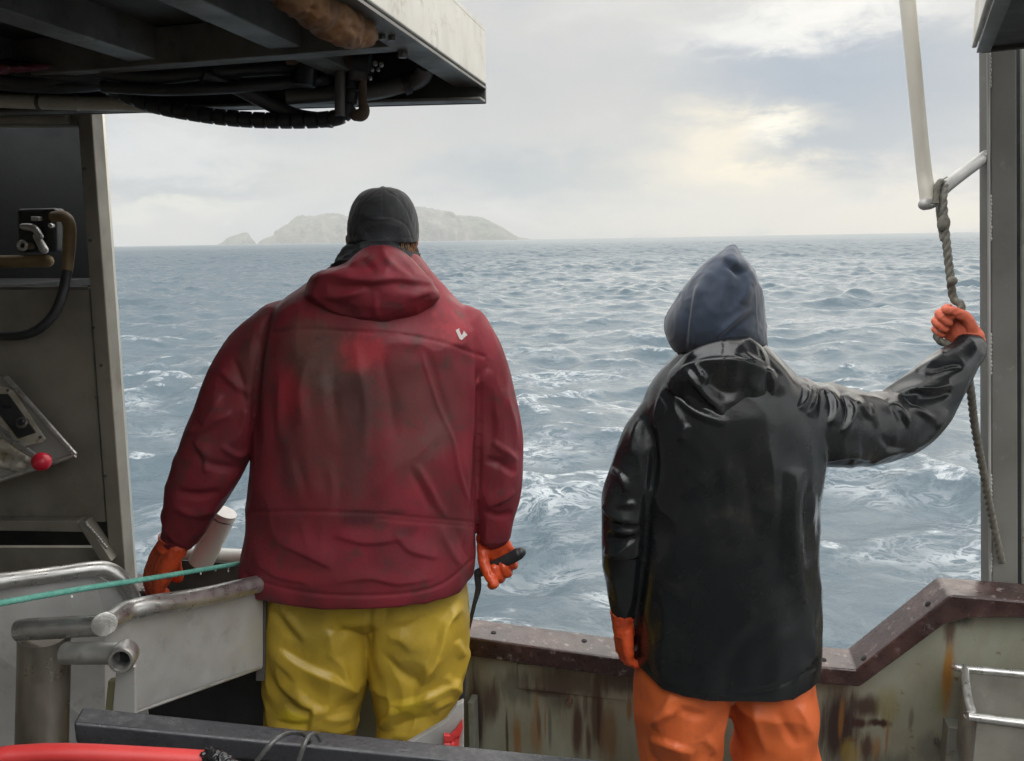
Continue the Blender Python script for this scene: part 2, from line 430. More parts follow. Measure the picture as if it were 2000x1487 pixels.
# ------------------------------------------------------------------ sea
def build_sea():
    rr = np.r_[np.geomspace(2.5, 420, 2150), np.geomspace(362, 3500, 60)]
    aa = np.r_[np.linspace(-rad(54), rad(54), 860), np.linspace(rad(54), rad(306), 120)[1:-1]]
    nr, na = len(rr), len(aa)
    R, A = np.meshgrid(rr, aa, indexing='ij')
    X, Y = (R * np.sin(A)).ravel(), (R * np.cos(A)).ravel()
    dr = np.gradient(rr)[:, None].repeat(na, 1).ravel()
    side = (np.abs(A) > rad(54.1)).ravel()
    Z = np.zeros_like(X); DX = np.zeros_like(X); DY = np.zeros_like(X); J = np.zeros_like(X)
    g = np.random.default_rng(11)
    Ls = np.geomspace(0.22, 15, 96)
    for L in Ls:
        th = rad(262) + g.normal(0, rad(40)); k = 2 * math.pi / L
        st = 0.053 * math.exp(-(math.log(L / 1.45) / 1.2) ** 2) + 0.008
        a = st / k; ph = g.uniform(0, 2 * math.pi)
        att = np.clip((L / dr - 2.0) / 3.0, 0, 1) * np.where(side, 0.3 if L > 4 else 0.0, 1.0)
        c, s = math.cos(th), math.sin(th)
        q = k * (X * c + Y * s) + ph
        cq, sq = np.cos(q), np.sin(q)
        Z += a * att * cq; DX -= 0.9 * a * att * c * sq; DY -= 0.9 * a * att * s * sq
        J += st * att * cq
    gust = 0.85 + 0.35 * vn(np.c_[X * 0.11, Y * 0.07, np.zeros_like(X)])
    Z *= gust * 1.2
    v = np.c_[X + DX, Y + DY, Z]
    i = np.arange(nr - 1)[:, None] * na; j = np.arange(na)[None, :]; j2 = (j + 1) % na
    f = np.stack([i + j, i + na + j, i + na + j2, i + j2], -1).reshape(-1, 4)[:, ::-1]
    mt = bpy.data.materials.new('sea_water'); mt.use_nodes = True
    t = NT(mt.node_tree); t.nt.nodes.clear()
    out = t.n('ShaderNodeOutputMaterial'); b = t.n('ShaderNodeBsdfPrincipled'); t.nt.links.new(b.outputs[0], out.inputs[0])
    pos = t.n('ShaderNodeNewGeometry').outputs['Position']
    at = t.n('ShaderNodeAttribute'); at.attribute_name = 'crest'
    cr = at.outputs['Fac']
    dist = t.v('LENGTH', pos)
    p2 = t.v('MULTIPLY', pos, (0.75, 1.25, 0.4))
    wn = t.n('ShaderNodeTexNoise', Scale=1.7, Detail=3.0); t.put(wn.inputs['Vector'], p2)
    warp = t.v('ADD', p2, t.v('MULTIPLY', t.v('SUBTRACT', wn.outputs['Color'], (0.5, 0.5, 0.5)), (1.0, 1.0, 0)))
    lace = t.m('ABSOLUTE', t.m('SUBTRACT', t.noise(warp, 2.3, 6.0, 0.6), 0.5))
    lace2 = t.m('ABSOLUTE', t.m('SUBTRACT', t.noise(warp, 6.5, 5.0, 0.65), 0.5))
    line = t.m('ADD', t.step(lace, 0.055, 0.0), t.m('MULTIPLY', t.step(lace2, 0.06, 0.0), 0.55), clamp=True)
    patch = t.step(t.noise(t.v('MULTIPLY', pos, (0.5, 0.9, 0)), 0.55, 4.0, 0.6), 0.47, 0.68)
    near = t.step(dist, 26.0, 6.5)
    froth = t.m('MULTIPLY', t.step(t.noise(warp, 3.0, 8.0, 0.7), 0.54, 0.78), 0.30)
    fm = t.m('MULTIPLY', t.m('MULTIPLY', near, t.m('ADD', t.m('MULTIPLY', patch, 0.62), 0.03)), t.m('ADD', line, froth, clamp=True))
    caps = t.m('MULTIPLY', t.step(t.m('ADD', cr, t.m('MULTIPLY', t.m('SUBTRACT', t.noise(warp, 5.0, 6.0, 0.7), 0.5), 0.35)), 0.70, 0.86), t.step(dist, 40.0, 10.0, 0.0, 0.45))
    caps = t.m('MULTIPLY', caps, t.step(t.noise(warp, 9.0, 8.0, 0.75), 0.42, 0.60))
    foam = t.m('MAXIMUM', fm, caps)
    col = t.mix(foam, (0.052, 0.078, 0.096), (0.60, 0.62, 0.63))
    t.put(b.inputs['Base Color'], col)
    t.put(b.inputs['Roughness'], t.m('ADD', t.m('MULTIPLY', foam, 0.5), t.step(dist, 15.0, 140.0, 0.06, 0.36)))
    b.inputs['IOR'].default_value = 1.333
    h1 = t.noise(t.v('MULTIPLY', pos, (1.0, 1.5, 1)), 2.6, 8.0, 0.62, 0.4)
    h2 = t.noise(t.v('MULTIPLY', pos, (0.45, 0.8, 1)), 0.55, 5.0, 0.6, 0.3)
    far = t.step(dist, 25.0, 160.0)
    hh = t.m('ADD', t.m('MULTIPLY', h1, 0.095), t.m('MULTIPLY', h2, t.m('MULTIPLY', far, 1.6)))
    bn = t.n('ShaderNodeBump', Strength=1.0, Distance=0.5); t.put(bn.inputs['Height'], hh)
    t.nt.links.new(bn.outputs[0], b.inputs['Normal'])
    o = link_mesh('sea', v, f, mt); tag(o, kind='structure')
    a_ = o.data.attributes.new('crest', 'FLOAT', 'POINT')
    jj = J / 0.55 + 0.15; a_.data.foreach_set('value', jj.astype(np.float32))
build_sea()

# ------------------------------------------------------------------ islands, far out in the haze
M_rock = surf('island_rock', [(0.34, (0.035, 0.034, 0.022)), (0.5, (0.085, 0.075, 0.05)), (0.6, (0.15, 0.13, 0.10)), (0.74, (0.22, 0.195, 0.16))],
              scale=0.03, stretch=(1, 1, 0.25), detail=10, rough=(0.9, 1.0), bump=1.0, bscale=0.02, bdist=40,
              spots=((0.09, 0.115, 0.05), 0.010, 0.5, 0.62, 0.8))
def island(name, ridge, Yd, depth, seed):
    """ridge: outline of the skyline; built as a hill with a rounded, gullied back and a steep front"""
    ridge = [np.array(q, float) for q in ridge]
    xs = np.linspace(ridge[0][0], ridge[-1][0], 150); rx = [q[0] for q in ridge]; ry = [q[1] for q in ridge]
    ys = np.interp(xs, rx, ry); nv = 46; V = np.zeros((len(xs), nv, 3))
    for i, (x, y) in enumerate(zip(xs, ys)):
        top = P(x, y, Yd); hgt = max(top[2], 0.5)
        hgt *= 1 + 0.012 * math.sin(i * 1.7 + seed) + 0.01 * math.sin(i * 4.1)
        k = np.linspace(0, 1, nv); s = k * 2 - 1
        prof = np.where(s < 0, np.clip(1 + s * 1.0, 0, 1) ** 0.42, np.clip(1 - s, 0, 1) ** 0.6)
        V[i, :, 0] = top[0]; V[i, :, 1] = Yd + s * depth * (0.25 + 0.75 * hgt / 130); V[i, :, 2] = prof * hgt - (1 - prof) * 6
    W_ = V.reshape(-1, 3); n = fbm(W_ * np.array([0.019, 0.010, 0.007]) + seed, 5, 0.55)
    hf = np.clip(W_[:, 2] / 35, 0, 1)
    W_[:, 1] += n * 26 * hf; W_[:, 0] += n * 8 * hf
    f = [[i * nv + j, (i + 1) * nv + j, (i + 1) * nv + j + 1, i * nv + j + 1] for i in range(len(xs) - 1) for j in range(nv - 1)]
    return tag(link_mesh(name, W_, np.array(f), M_rock), kind='structure')
ISL = 3000
island('island', [(509, 476), (516, 466), (522, 462), (535, 455), (556, 437), (575, 424), (590, 419), (606, 422), (622, 419), (640, 416), (664, 417), (690, 424), (730, 415), (775, 406), (812, 403), (830, 404), (858, 410), (884, 413), (897, 421), (915, 421), (940, 424), (962, 433), (985, 445), (1003, 457), (1012, 463), (1040, 468), (1075, 470)], ISL, 220, 2.0)
island('rocky_islet', [(424, 478), (440, 470), (455, 463), (472, 456), (480, 454), (488, 459), (496, 469), (501, 478)], ISL + 100, 90, 8.0)

# ------------------------------------------------------------------ haze: one even box of damp air
hz = G().box((-3600, -3600, -3.0), (7200, 0, 0), (0, 7200, 0), (0, 0, 155)).build('haze', None)
hm = bpy.data.materials.new('haze_air'); hm.use_nodes = True
t = NT(hm.node_tree); t.nt.nodes.clear()
ho = t.n('ShaderNodeOutputMaterial'); pv = t.n('ShaderNodeVolumePrincipled')
pv.inputs['Color'].default_value = (0.62, 0.62, 0.61, 1); pv.inputs['Density'].default_value = 0.00034
pv.inputs['Anisotropy'].default_value = 0.0
t.nt.links.new(pv.outputs[0], ho.inputs['Volume']); hz.data.materials.append(hm); tag(hz, kind='stuff')

# ------------------------------------------------------------------ materials of the boat
M_alu = surf('dull_aluminium', [(0.3, (0.44, 0.43, 0.41)), (0.55, (0.56, 0.55, 0.53)), (0.75, (0.64, 0.63, 0.61))], scale=7, detail=8, rough=(0.34, 0.58), rscale=30, metal=0.8, bump=0.12, bscale=220, bdist=0.001, spots=((0.20, 0.18, 0.15), 16, 0.56, 0.72, 0.55))
M_tube = surf('scuffed_tube', [(0.3, (0.38, 0.37, 0.355)), (0.55, (0.52, 0.51, 0.49)), (0.75, (0.68, 0.67, 0.65))], scale=9, detail=8, rough=(0.24, 0.46), rscale=40, metal=0.85, bump=0.10, bscale=160, bdist=0.001, spots=((0.22, 0.20, 0.17), 22, 0.57, 0.74, 0.6))
M_sheet = surf('sheet_metal', [(0.3, (0.46, 0.455, 0.44)), (0.6, (0.56, 0.555, 0.54)), (0.8, (0.62, 0.61, 0.59))], scale=4, detail=9, rough=(0.42, 0.62), rscale=20, metal=0.45, bump=0.2, bscale=120, bdist=0.001, spots=((0.17, 0.15, 0.12), 15, 0.53, 0.75, 0.4))
M_post = surf('post_metal', [(0.3, (0.70, 0.66, 0.585)), (0.6, (0.80, 0.76, 0.68)), (0.8, (0.84, 0.80, 0.72))], scale=8, stretch=(1, 1, 0.25), detail=8, rough=(0.30, 0.42), metal=0.85, bump=0.15, bscale=150, bdist=0.001, spots=((0.30, 0.24, 0.17), 40, 0.60, 0.74, 0.5))
M_wall = surf('wall_metal', [(0.3, (0.18, 0.168, 0.14)), (0.55, (0.30, 0.283, 0.24)), (0.8, (0.38, 0.36, 0.31))], scale=3.5, detail=9, rough=(0.4, 0.65), metal=0.1, bump=0.2, bscale=90, bdist=0.001, spots=((0.14, 0.11, 0.08), 6, 0.55, 0.75, 0.6))
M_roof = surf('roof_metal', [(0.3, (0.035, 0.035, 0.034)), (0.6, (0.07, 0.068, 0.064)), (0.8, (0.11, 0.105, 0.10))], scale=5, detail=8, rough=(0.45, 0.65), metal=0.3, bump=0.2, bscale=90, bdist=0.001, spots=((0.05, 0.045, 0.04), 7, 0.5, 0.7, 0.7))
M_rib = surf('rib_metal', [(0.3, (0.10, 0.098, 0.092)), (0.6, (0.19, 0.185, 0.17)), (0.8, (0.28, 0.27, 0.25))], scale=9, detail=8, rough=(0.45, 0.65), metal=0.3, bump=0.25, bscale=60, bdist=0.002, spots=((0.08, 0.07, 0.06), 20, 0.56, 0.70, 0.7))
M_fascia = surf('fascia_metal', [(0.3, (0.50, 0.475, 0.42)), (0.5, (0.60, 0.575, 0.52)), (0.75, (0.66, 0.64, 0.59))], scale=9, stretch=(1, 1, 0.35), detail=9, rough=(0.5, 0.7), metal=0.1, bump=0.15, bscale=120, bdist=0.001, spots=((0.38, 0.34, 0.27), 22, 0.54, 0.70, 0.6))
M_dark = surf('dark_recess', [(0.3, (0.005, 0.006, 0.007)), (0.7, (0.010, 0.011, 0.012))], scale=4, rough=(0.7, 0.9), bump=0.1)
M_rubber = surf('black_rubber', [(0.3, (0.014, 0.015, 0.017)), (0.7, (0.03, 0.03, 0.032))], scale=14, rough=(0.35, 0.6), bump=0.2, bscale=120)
M_blackbeam = surf('black_beam_paint', [(0.3, (0.022, 0.023, 0.026)), (0.6, (0.035, 0.036, 0.04)), (0.8, (0.055, 0.056, 0.06))], scale=10, rough=(0.22, 0.5), rscale=50, bump=0.35, bscale=90, spots=((0.12, 0.12, 0.12), 60, 0.66, 0.76, 0.5))
M_red = surf('red_plastic', [(0.3, (0.50, 0.035, 0.035)), (0.7, (0.62, 0.055, 0.05))], scale=12, rough=(0.35, 0.5), bump=0.1, bscale=90, spots=((0.30, 0.05, 0.05), 40, 0.6, 0.75, 0.4))
M_redknob = surf('red_knob', [(0.3, (0.50, 0.015, 0.035)), (0.7, (0.58, 0.02, 0.045))], scale=20, rough=(0.2, 0.32), bump=0.0)
M_maroon = surf('maroon_cloth', [(0.3, (0.09, 0.006, 0.015)), (0.7, (0.14, 0.012, 0.025))], scale=9, rough=(0.6, 0.8), bump=0.3, bscale=40)
M_rust = surf('rusty_pipe', [(0.3, (0.07, 0.05, 0.04)), (0.5, (0.13, 0.09, 0.065)), (0.75, (0.20, 0.13, 0.085))], scale=16, rough=(0.5, 0.8), metal=0.2, bump=0.4, bscale=70)
M_ochre = surf('ochre_wrap', [(0.3, (0.12, 0.055, 0.022)), (0.55, (0.24, 0.115, 0.045)), (0.8, (0.32, 0.17, 0.075))], scale=14, rough=(0.6, 0.85), bump=0.5, bscale=45, bdist=0.006)
M_yhose = surf('stained_hose', [(0.3, (0.15, 0.10, 0.045)), (0.6, (0.24, 0.165, 0.08)), (0.8, (0.30, 0.22, 0.12))], scale=12, rough=(0.5, 0.7), bump=0.2)
M_pipe = surf('pale_pipe', [(0.3, (0.45, 0.42, 0.35)), (0.7, (0.6, 0.56, 0.48))], scale=12, rough=(0.4, 0.6), bump=0.1)
M_dpipe = surf('grey_pipe', [(0.3, (0.09, 0.088, 0.082)), (0.7, (0.15, 0.145, 0.135))], scale=12, rough=(0.35, 0.55), metal=0.3, bump=0.1)
M_pole = surf('pole_paint', [(0.3, (0.68, 0.64, 0.55)), (0.6, (0.78, 0.74, 0.65)), (0.8, (0.82, 0.78, 0.69))], scale=10, stretch=(1, 1, 0.3), rough=(0.3, 0.5), metal=0.15, bump=0.08)
M_pillar = surf('pillar_paint', [(0.3, (0.13, 0.125, 0.11)), (0.55, (0.17, 0.165, 0.148)), (0.8, (0.21, 0.20, 0.18))], scale=6, detail=9, rough=(0.5, 0.7), metal=0.1, bump=0.25, bscale=70, bdist=0.001, spots=((0.24, 0.23, 0.20), 18, 0.58, 0.72, 0.6))
M_plight = surf('pillar_edge', [(0.3, (0.33, 0.325, 0.31)), (0.7, (0.47, 0.46, 0.44))], scale=16, stretch=(1, 1, 0.3), rough=(0.35, 0.55), metal=0.4, bump=0.2, bscale=90)
M_weld = surf('weld_bead', [(0.3, (0.42, 0.41, 0.39)), (0.7, (0.62, 0.61, 0.58))], scale=40, rough=(0.25, 0.45), metal=0.7, bump=0.4, bscale=150)
RB = lambda px, py, off=0.06: PB(px, py, off)
_st = []
def streak(px, y0, y1, w, colr, k):
    a, b = RB(px, y0), RB(px, y1); _st.append(((a + b) / 2, (w / FPX * 2.2, 0.25, abs(a[2] - b[2]) / 2), colr, k))
RUSTD, RUSTO, GRIME = (0.055, 0.022, 0.015), (0.22, 0.10, 0.025), (0.045, 0.035, 0.028)
for q in [(930, 1290, 1480, 22, (0.05, 0.025, 0.02), 0.9), (1010, 1300, 1385, 60, GRIME, 0.6), (1085, 1290, 1400, 40, GRIME, 0.65), (1128, 1360, 1500, 14, RUSTD, 0.9), (1165, 1300, 1490, 20, (0.06, 0.03, 0.02), 0.85), (1190, 1370, 1500, 26, (0.15, 0.08, 0.03), 0.7),
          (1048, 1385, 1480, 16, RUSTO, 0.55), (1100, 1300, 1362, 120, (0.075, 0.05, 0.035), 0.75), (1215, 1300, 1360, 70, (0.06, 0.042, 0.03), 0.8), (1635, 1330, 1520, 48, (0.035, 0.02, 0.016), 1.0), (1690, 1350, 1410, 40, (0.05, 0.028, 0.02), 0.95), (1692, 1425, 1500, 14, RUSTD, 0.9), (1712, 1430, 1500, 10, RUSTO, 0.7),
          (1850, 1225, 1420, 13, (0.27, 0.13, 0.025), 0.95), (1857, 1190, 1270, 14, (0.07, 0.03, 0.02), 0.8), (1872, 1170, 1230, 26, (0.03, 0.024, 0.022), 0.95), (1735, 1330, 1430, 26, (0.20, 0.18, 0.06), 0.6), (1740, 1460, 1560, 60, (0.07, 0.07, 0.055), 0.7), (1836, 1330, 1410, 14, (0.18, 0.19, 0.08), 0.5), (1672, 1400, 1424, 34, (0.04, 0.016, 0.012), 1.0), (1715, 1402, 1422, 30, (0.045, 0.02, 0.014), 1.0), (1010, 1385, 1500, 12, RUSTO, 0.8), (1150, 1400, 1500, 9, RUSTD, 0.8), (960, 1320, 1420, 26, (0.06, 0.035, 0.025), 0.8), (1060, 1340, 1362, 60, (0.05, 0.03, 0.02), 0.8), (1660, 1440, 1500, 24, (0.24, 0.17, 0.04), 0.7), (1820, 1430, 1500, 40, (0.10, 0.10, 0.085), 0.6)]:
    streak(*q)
_rs = np.random.default_rng(21)
for _k in range(16):
    _x = _rs.uniform(930, 1235) if _k < 10 else _rs.uniform(1610, 1800); _y = _rs.uniform(1335, 1385)
    streak(_x, _y, _y + _rs.uniform(50, 130), _rs.uniform(3, 7), (RUSTD, RUSTO, GRIME)[_k % 3], _rs.uniform(0.5, 0.9))
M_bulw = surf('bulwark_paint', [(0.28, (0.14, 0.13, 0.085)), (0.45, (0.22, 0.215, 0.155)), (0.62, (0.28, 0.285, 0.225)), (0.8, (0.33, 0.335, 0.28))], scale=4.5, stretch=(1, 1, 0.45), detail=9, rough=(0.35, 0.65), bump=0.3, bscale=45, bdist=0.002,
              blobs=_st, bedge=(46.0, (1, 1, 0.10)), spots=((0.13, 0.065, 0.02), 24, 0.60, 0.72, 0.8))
M_cap = surf('worn_cap_rail', [(0.28, (0.020, 0.010, 0.009)), (0.48, (0.037, 0.017, 0.015)), (0.62, (0.065, 0.033, 0.028)), (0.78, (0.17, 0.12, 0.107))], scale=9, stretch=(1, 1, 1), detail=10, rough=(0.14, 0.45), rscale=28, bump=0.5, bscale=55, bdist=0.003, spots=((0.34, 0.29, 0.27), 34, 0.56, 0.68, 0.5), coat=0.35)
M_tray = surf('tray_metal', [(0.3, (0.16, 0.15, 0.125)), (0.55, (0.24, 0.23, 0.195)), (0.8, (0.31, 0.30, 0.26))], scale=7, detail=9, rough=(0.35, 0.6), metal=0.3, bump=0.2, bscale=90, bdist=0.001, spots=((0.36, 0.35, 0.32), 14, 0.58, 0.74, 0.5))
M_deck = surf('wet_deck', [(0.3, (0.03, 0.03, 0.03)), (0.7, (0.07, 0.068, 0.062))], scale=6, rough=(0.25, 0.6), bump=0.3, bscale=40)
M_hull = surf('hull_paint', [(0.3, (0.10, 0.11, 0.10)), (0.7, (0.16, 0.17, 0.15))], scale=2, rough=(0.4, 0.6))
M_board = surf('grey_board', [(0.3, (0.27, 0.265, 0.25)), (0.6, (0.38, 0.37, 0.35)), (0.8, (0.45, 0.44, 0.42))], scale=12, rough=(0.4, 0.6), bump=0.3, bscale=60, spots=((0.20, 0.14, 0.08), 25, 0.55, 0.7, 0.7))
M_gpost = surf('green_grey_paint', [(0.3, (0.17, 0.18, 0.15)), (0.7, (0.26, 0.27, 0.23))], scale=9, rough=(0.5, 0.7), bump=0.2, spots=((0.13, 0.07, 0.03), 14, 0.58, 0.7, 0.8))
def ropemat(name, a, b, tw=190):
    mt = surf(name, [(0.3, a), (0.7, b)], scale=60, rough=(0.55, 0.8), bump=0.6, bscale=260, bdist=0.002)
    return mt

# ------------------------------------------------------------------ deck and hull side
dk = []
for (s, o) in ((-9, -7.0), (9, -7.0), (9, 0.04), (-9, 0.04)):
    q = RAILP + VB * s + UB * o; dk.append(np.array([q[0], q[1], DECK]))
tag(G().prism(dk, (0, 0, -0.06)).build('deck', M_deck), kind='structure')

# ------------------------------------------------------------------ bulwark
bw = thing('bulwark', (RAILP[0], RAILP[1], DECK), 'rust streaked grey green bulwark with worn reddish cap rail that steps up at the right', 'bulwark')
def zof(px, py): return PB(px, py)
topf = [(915, 1245), (1200, 1285), (1594, 1302), (1672, 1309), (1849, 1169), (1858, 1163), (2000, 1175)]
botf = [(915, 1283), (1200, 1323), (1594, 1337), (1680, 1343), (1844, 1222), (1890, 1209), (2000, 1209)]
lt = PB(*topf[0]); dl = PB(*topf[0]) - PB(*topf[1]); lt2 = lt + dl * 7
lb = PB(*botf[0]); lb2 = lb + (PB(*botf[0]) - PB(*botf[1])) * 7
rt = PB(*topf[-1]) + VB * 1.0; rb = PB(*botf[-1]) + VB * 1.0
T3 = [lt2] + [PB(*p) for p in topf] + [rt]; B3 = [lb2] + [PB(*p) for p in botf] + [rb]
g = G()
CAPW = 0.125
n_ = len(T3); R = []
for a, b in zip(T3, B3): R.append([a, a + UB * CAPW, b + UB * CAPW, b])
g.rings(R)
g.build('cap_rail', M_cap, bw, bevel=0.008, seg=3)
wl = []
for k in range(n_): wl.append([B3[k] + UB * 0.06 + np.array([0, 0, 0.004]), B3[k] + UB * 0.07 + np.array([0, 0, 0.004]), np.r_[(B3[k] + UB * 0.07)[:2], -0.4], np.r_[(B3[k] + UB * 0.06)[:2], -0.4]])
G().rings(wl).build('plate', M_bulw, bw)
# bolts sunk in the rail, a drain bolt, a rusty ledge and a stiffener
def disc(g, c, n, r, h, seg=12):
    n = np.asarray(n, float); n /= np.linalg.norm(n); x = np.cross(n, [0.3, 0.9, 0.1]); x /= np.linalg.norm(x); y = np.cross(n, x)
    ring = lambda k, q: [c + n * k + q * (math.cos(a) * x + math.sin(a) * y) for a in np.linspace(0, 2 * math.pi, seg, endpoint=False)]
    return g.rings([ring(-h, r), ring(h * 0.6, r), ring(h, r * 0.8)])
for (px, py) in [(964, 1236), (1141, 1252), (1608, 1289), (1687, 1286), (1812, 1180)]:
    d = ray(px, py); best = None
    # on the rail's top: try the level of the nearest front points
    for k in range(n_ - 1):
        a, b = T3[k], T3[k + 1]; nrm = np.cross(b - a, UB); nrm /= np.linalg.norm(nrm)
        if nrm[2] < 0: nrm = -nrm
        s = ((a - CAM) @ nrm) / (d @ nrm); q = CAM + d * s
        al = (q - a) @ (b - a) / ((b - a) @ (b - a)); ou = (q - a) @ UB
        if 0 <= al <= 1 and -0.02 < ou < CAPW + 0.03: best = (q, nrm)
    if best: disc(G(), best[0], best[1], 0.009, 0.003).build('bolt', M_dark, bw, smooth=True)
disc(G(), RB(1112, 1370, 0.052), -UB, 0.012, 0.012, 8).build('bolt', M_rust, bw, smooth=True)
disc(G(), RB(1830, 1448, 0.055), -UB, 0.008, 0.01, 8).build('bolt', M_dpipe, bw, smooth=True)
g = G().box(RB(1842, 1400, 0.06), VB * 0.055, -UB * 0.05, (0, 0, -0.6)); g.build('stiffener', M_gpost, bw, bevel=0.004)
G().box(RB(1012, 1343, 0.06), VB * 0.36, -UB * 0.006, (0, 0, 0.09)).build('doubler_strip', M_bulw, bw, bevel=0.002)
# the frame of the plating seen behind the man's right leg
fp = thing('frame_post', RB(912, 1480, 0), 'grey green upright frame post at the foot of the bulwark beside the yellow trousers', 'post')
G().box(RB(913, 1372, 0.0), VB * 0.022, UB * 0.05, (0, 0, -0.45)).build('post', M_gpost, fp, bevel=0.003)

# ------------------------------------------------------------------ right: pillar on the rail
PY = 2.12
pl = thing('pillar', P(1950, 1160, PY), 'dark grey steel pillar with a welded light edge standing on the rail at the right', 'pillar')
def vprism(poly, Y0, Y1):
    """prism between two depths with the same plan in X, real thickness along the view"""
    a = [P(x, y, Y0) for x, y in poly]; return G().prism(a, (0, Y1 - Y0, 0))
vprism([(1935, 60), (1986, 60), (1989, 1166), (1938, 1166)], PY, PY + 0.05).build('web', M_pillar, pl, bevel=0.004)
a0, a1 = P(1934, 60, PY - 0.005), P(1937, 1164, PY - 0.005)
for (w, dY, m_, nm) in [(-0.004, 0.0, M_plight, 'edge_strip')]:
    g = G().prism([a0, a0 + np.array([-0.008, 0, 0]), a1 + np.array([-0.008, 0, 0]), a1], (0, 0.004, 0)); g.build(nm, m_, pl, bevel=0.002)
b0, b1 = P(1911, 60, PY + 0.07), P(1915, 1158, PY + 0.07)
c0, c1 = P(1928, 60, PY + 0.07), P(1931, 1158, PY + 0.07)
G().prism([b0, c0, c1, b1], (0, -0.052, 0)).build('flange', M_pillar, pl, bevel=0.003)
g = G(); rw = np.random.default_rng(3)
for (y0, y1) in [(78, 175), (385, 470), (655, 735), (930, 1010), (1085, 1120)]:
    for y in np.arange(y0, y1, 7.5):
        g.ball(P(1933.5 + y / 500 + rw.uniform(-0.8, 0.8), y, PY - 0.001), (0.0042, 0.003, 0.0065), 8, 5)
g.build('weld', M_plight, pl, smooth=True, angle=80)
G().prism([P(1896, 1141, PY + 0.02), P(2080, 1152, PY - 0.01), P(2080, 1169, PY - 0.04), P(1912, 1160, PY - 0.03)], (0, 0, -0.012)).build('base_plate', M_weld, pl, bevel=0.003)
wp = thing('side_panel', P(2030, 1150, PY + 0.1), 'yellowish green steel panel just right of the dark pillar at the picture edge', 'panel')
vprism([(1994, 60), (2300, 60), (2300, 1180), (1996, 1150)], PY + 0.16, PY + 0.19).build('panel', M_gpost, wp, bevel=0.003)
vprism([(1980, 60), (1992, 60), (1995, 1150), (1983, 1150)], PY + 0.13, PY + 0.15).build('dark_joint', M_dark, wp)

# gantry box above the pillar
gb = thing('gantry', P(1950, 60, PY), 'grey boxed end of an overhead gantry resting on the right pillar', 'gantry')
z0 = P(1908, 94, 2.06)[2]
q0, q1 = P(1908, 94, 2.06), PZ(1939, 0, z0)
e = (q1 - q0) / np.linalg.norm(q1 - q0); q1 = q0 + e * 1.1
G().prism([q0, q1, q1 + np.array([0, 0, 0.34]), q0 + np.array([0, 0, 0.34])], np.cross(e, [0, 0, 1]) * 0.012).build('fascia', M_fascia, gb, bevel=0.004)
x0 = np.cross(e, [0, 0, 1.0]); x0 = x0 if x0[0] > 0 else -x0
G().prism([q0 + x0 * 0.015, q1 + x0 * 0.015, q1 + x0 * 1.2, q0 + x0 * 1.2], (0, 0, 0.02)).build('underside', M_roof, gb)
far = q0 + x0 * 0.01
G().box(q0 + x0 * 0.01 + np.array([0, 0, -0.012]), x0 * 1.2, np.array([0, 0, 0.3]), -e * 0.015).build('end_plate', M_roof, gb, bevel=0.003)
G().prism([q0 + np.array([0, 0, -0.012]), q1 + np.array([0, 0, -0.012]), q1 + x0 * 0.03 + np.array([0, 0, -0.012]), q0 + x0 * 0.03 + np.array([0, 0, -0.012])], (0, 0, 0.01)).build('lip', M_dpipe, gb)

# davit: pale pole with its bracket
dv = thing('davit_pole', P(1812, 400, 2.06), 'pale slanting tubular pole with a bracket arm running to the right pillar', 'pole')
G().tube([P(1764, -90, 2.0), P(1800, 290, 2.06), P(1810, 372, 2.06), P(1813, 404, 2.055)], [0.0185, 0.018, 0.019, 0.0185], 20, 4).build('pole', M_pole, dv, smooth=True, angle=60)
G().tube([P(1806, 399, 2.05), P(1822, 391, 2.06), P(1850, 362, 2.08), P(1926, 305, 2.14)], [0.016, 0.0195, 0.0175, 0.0165], 18, 5, round_ends=True).build('bracket', M_plight, dv, smooth=True, angle=60)

# ------------------------------------------------------------------ ropes
def rope(name, pts, r, matl, parent=None, lay=0.055, n=22, dens=0.006):
    pts = [np.asarray(p, float) for p in pts]
    pp, _ = catmull(pts, [0] * len(pts), 24) if len(pts) > 2 else ([pts[0] + (pts[1] - pts[0]) * u for u in np.linspace(0, 1, 60)], 0)
    pp = np.array(pp); L = np.r_[0, np.cumsum(np.linalg.norm(np.diff(pp, axis=0), axis=1))]
    s = np.arange(0, L[-1], dens); pp = np.c_[[np.interp(s, L, pp[:, k]) for k in range(3)]].T
    R, x = [], None
    for i, p in enumerate(pp):
        d = pp[min(i + 1, len(pp) - 1)] - pp[max(i - 1, 0)]; d /= np.linalg.norm(d)
        if x is None: x = np.cross(d, [0.2, 0.9, 0.3])
        x = x - d * (x @ d); x /= np.linalg.norm(x); y = np.cross(d, x); tw = 2 * math.pi * s[i] / lay
        ring = []
        for a in np.linspace(0, 2 * math.pi, n, endpoint=False):
            q = r * (0.70 + 0.36 * abs(math.cos(1.5 * (a - tw))) ** 0.75); ring.append(p + q * (math.cos(a) * x + math.sin(a) * y))
        R.append(ring)
    return G().rings(R).build(name, matl, parent, smooth=True, angle=70)
M_rope = ropemat('weathered_rope', (0.10, 0.095, 0.075), (0.20, 0.19, 0.155))
M_green = ropemat('green_rope', (0.10, 0.36, 0.28), (0.20, 0.52, 0.42))
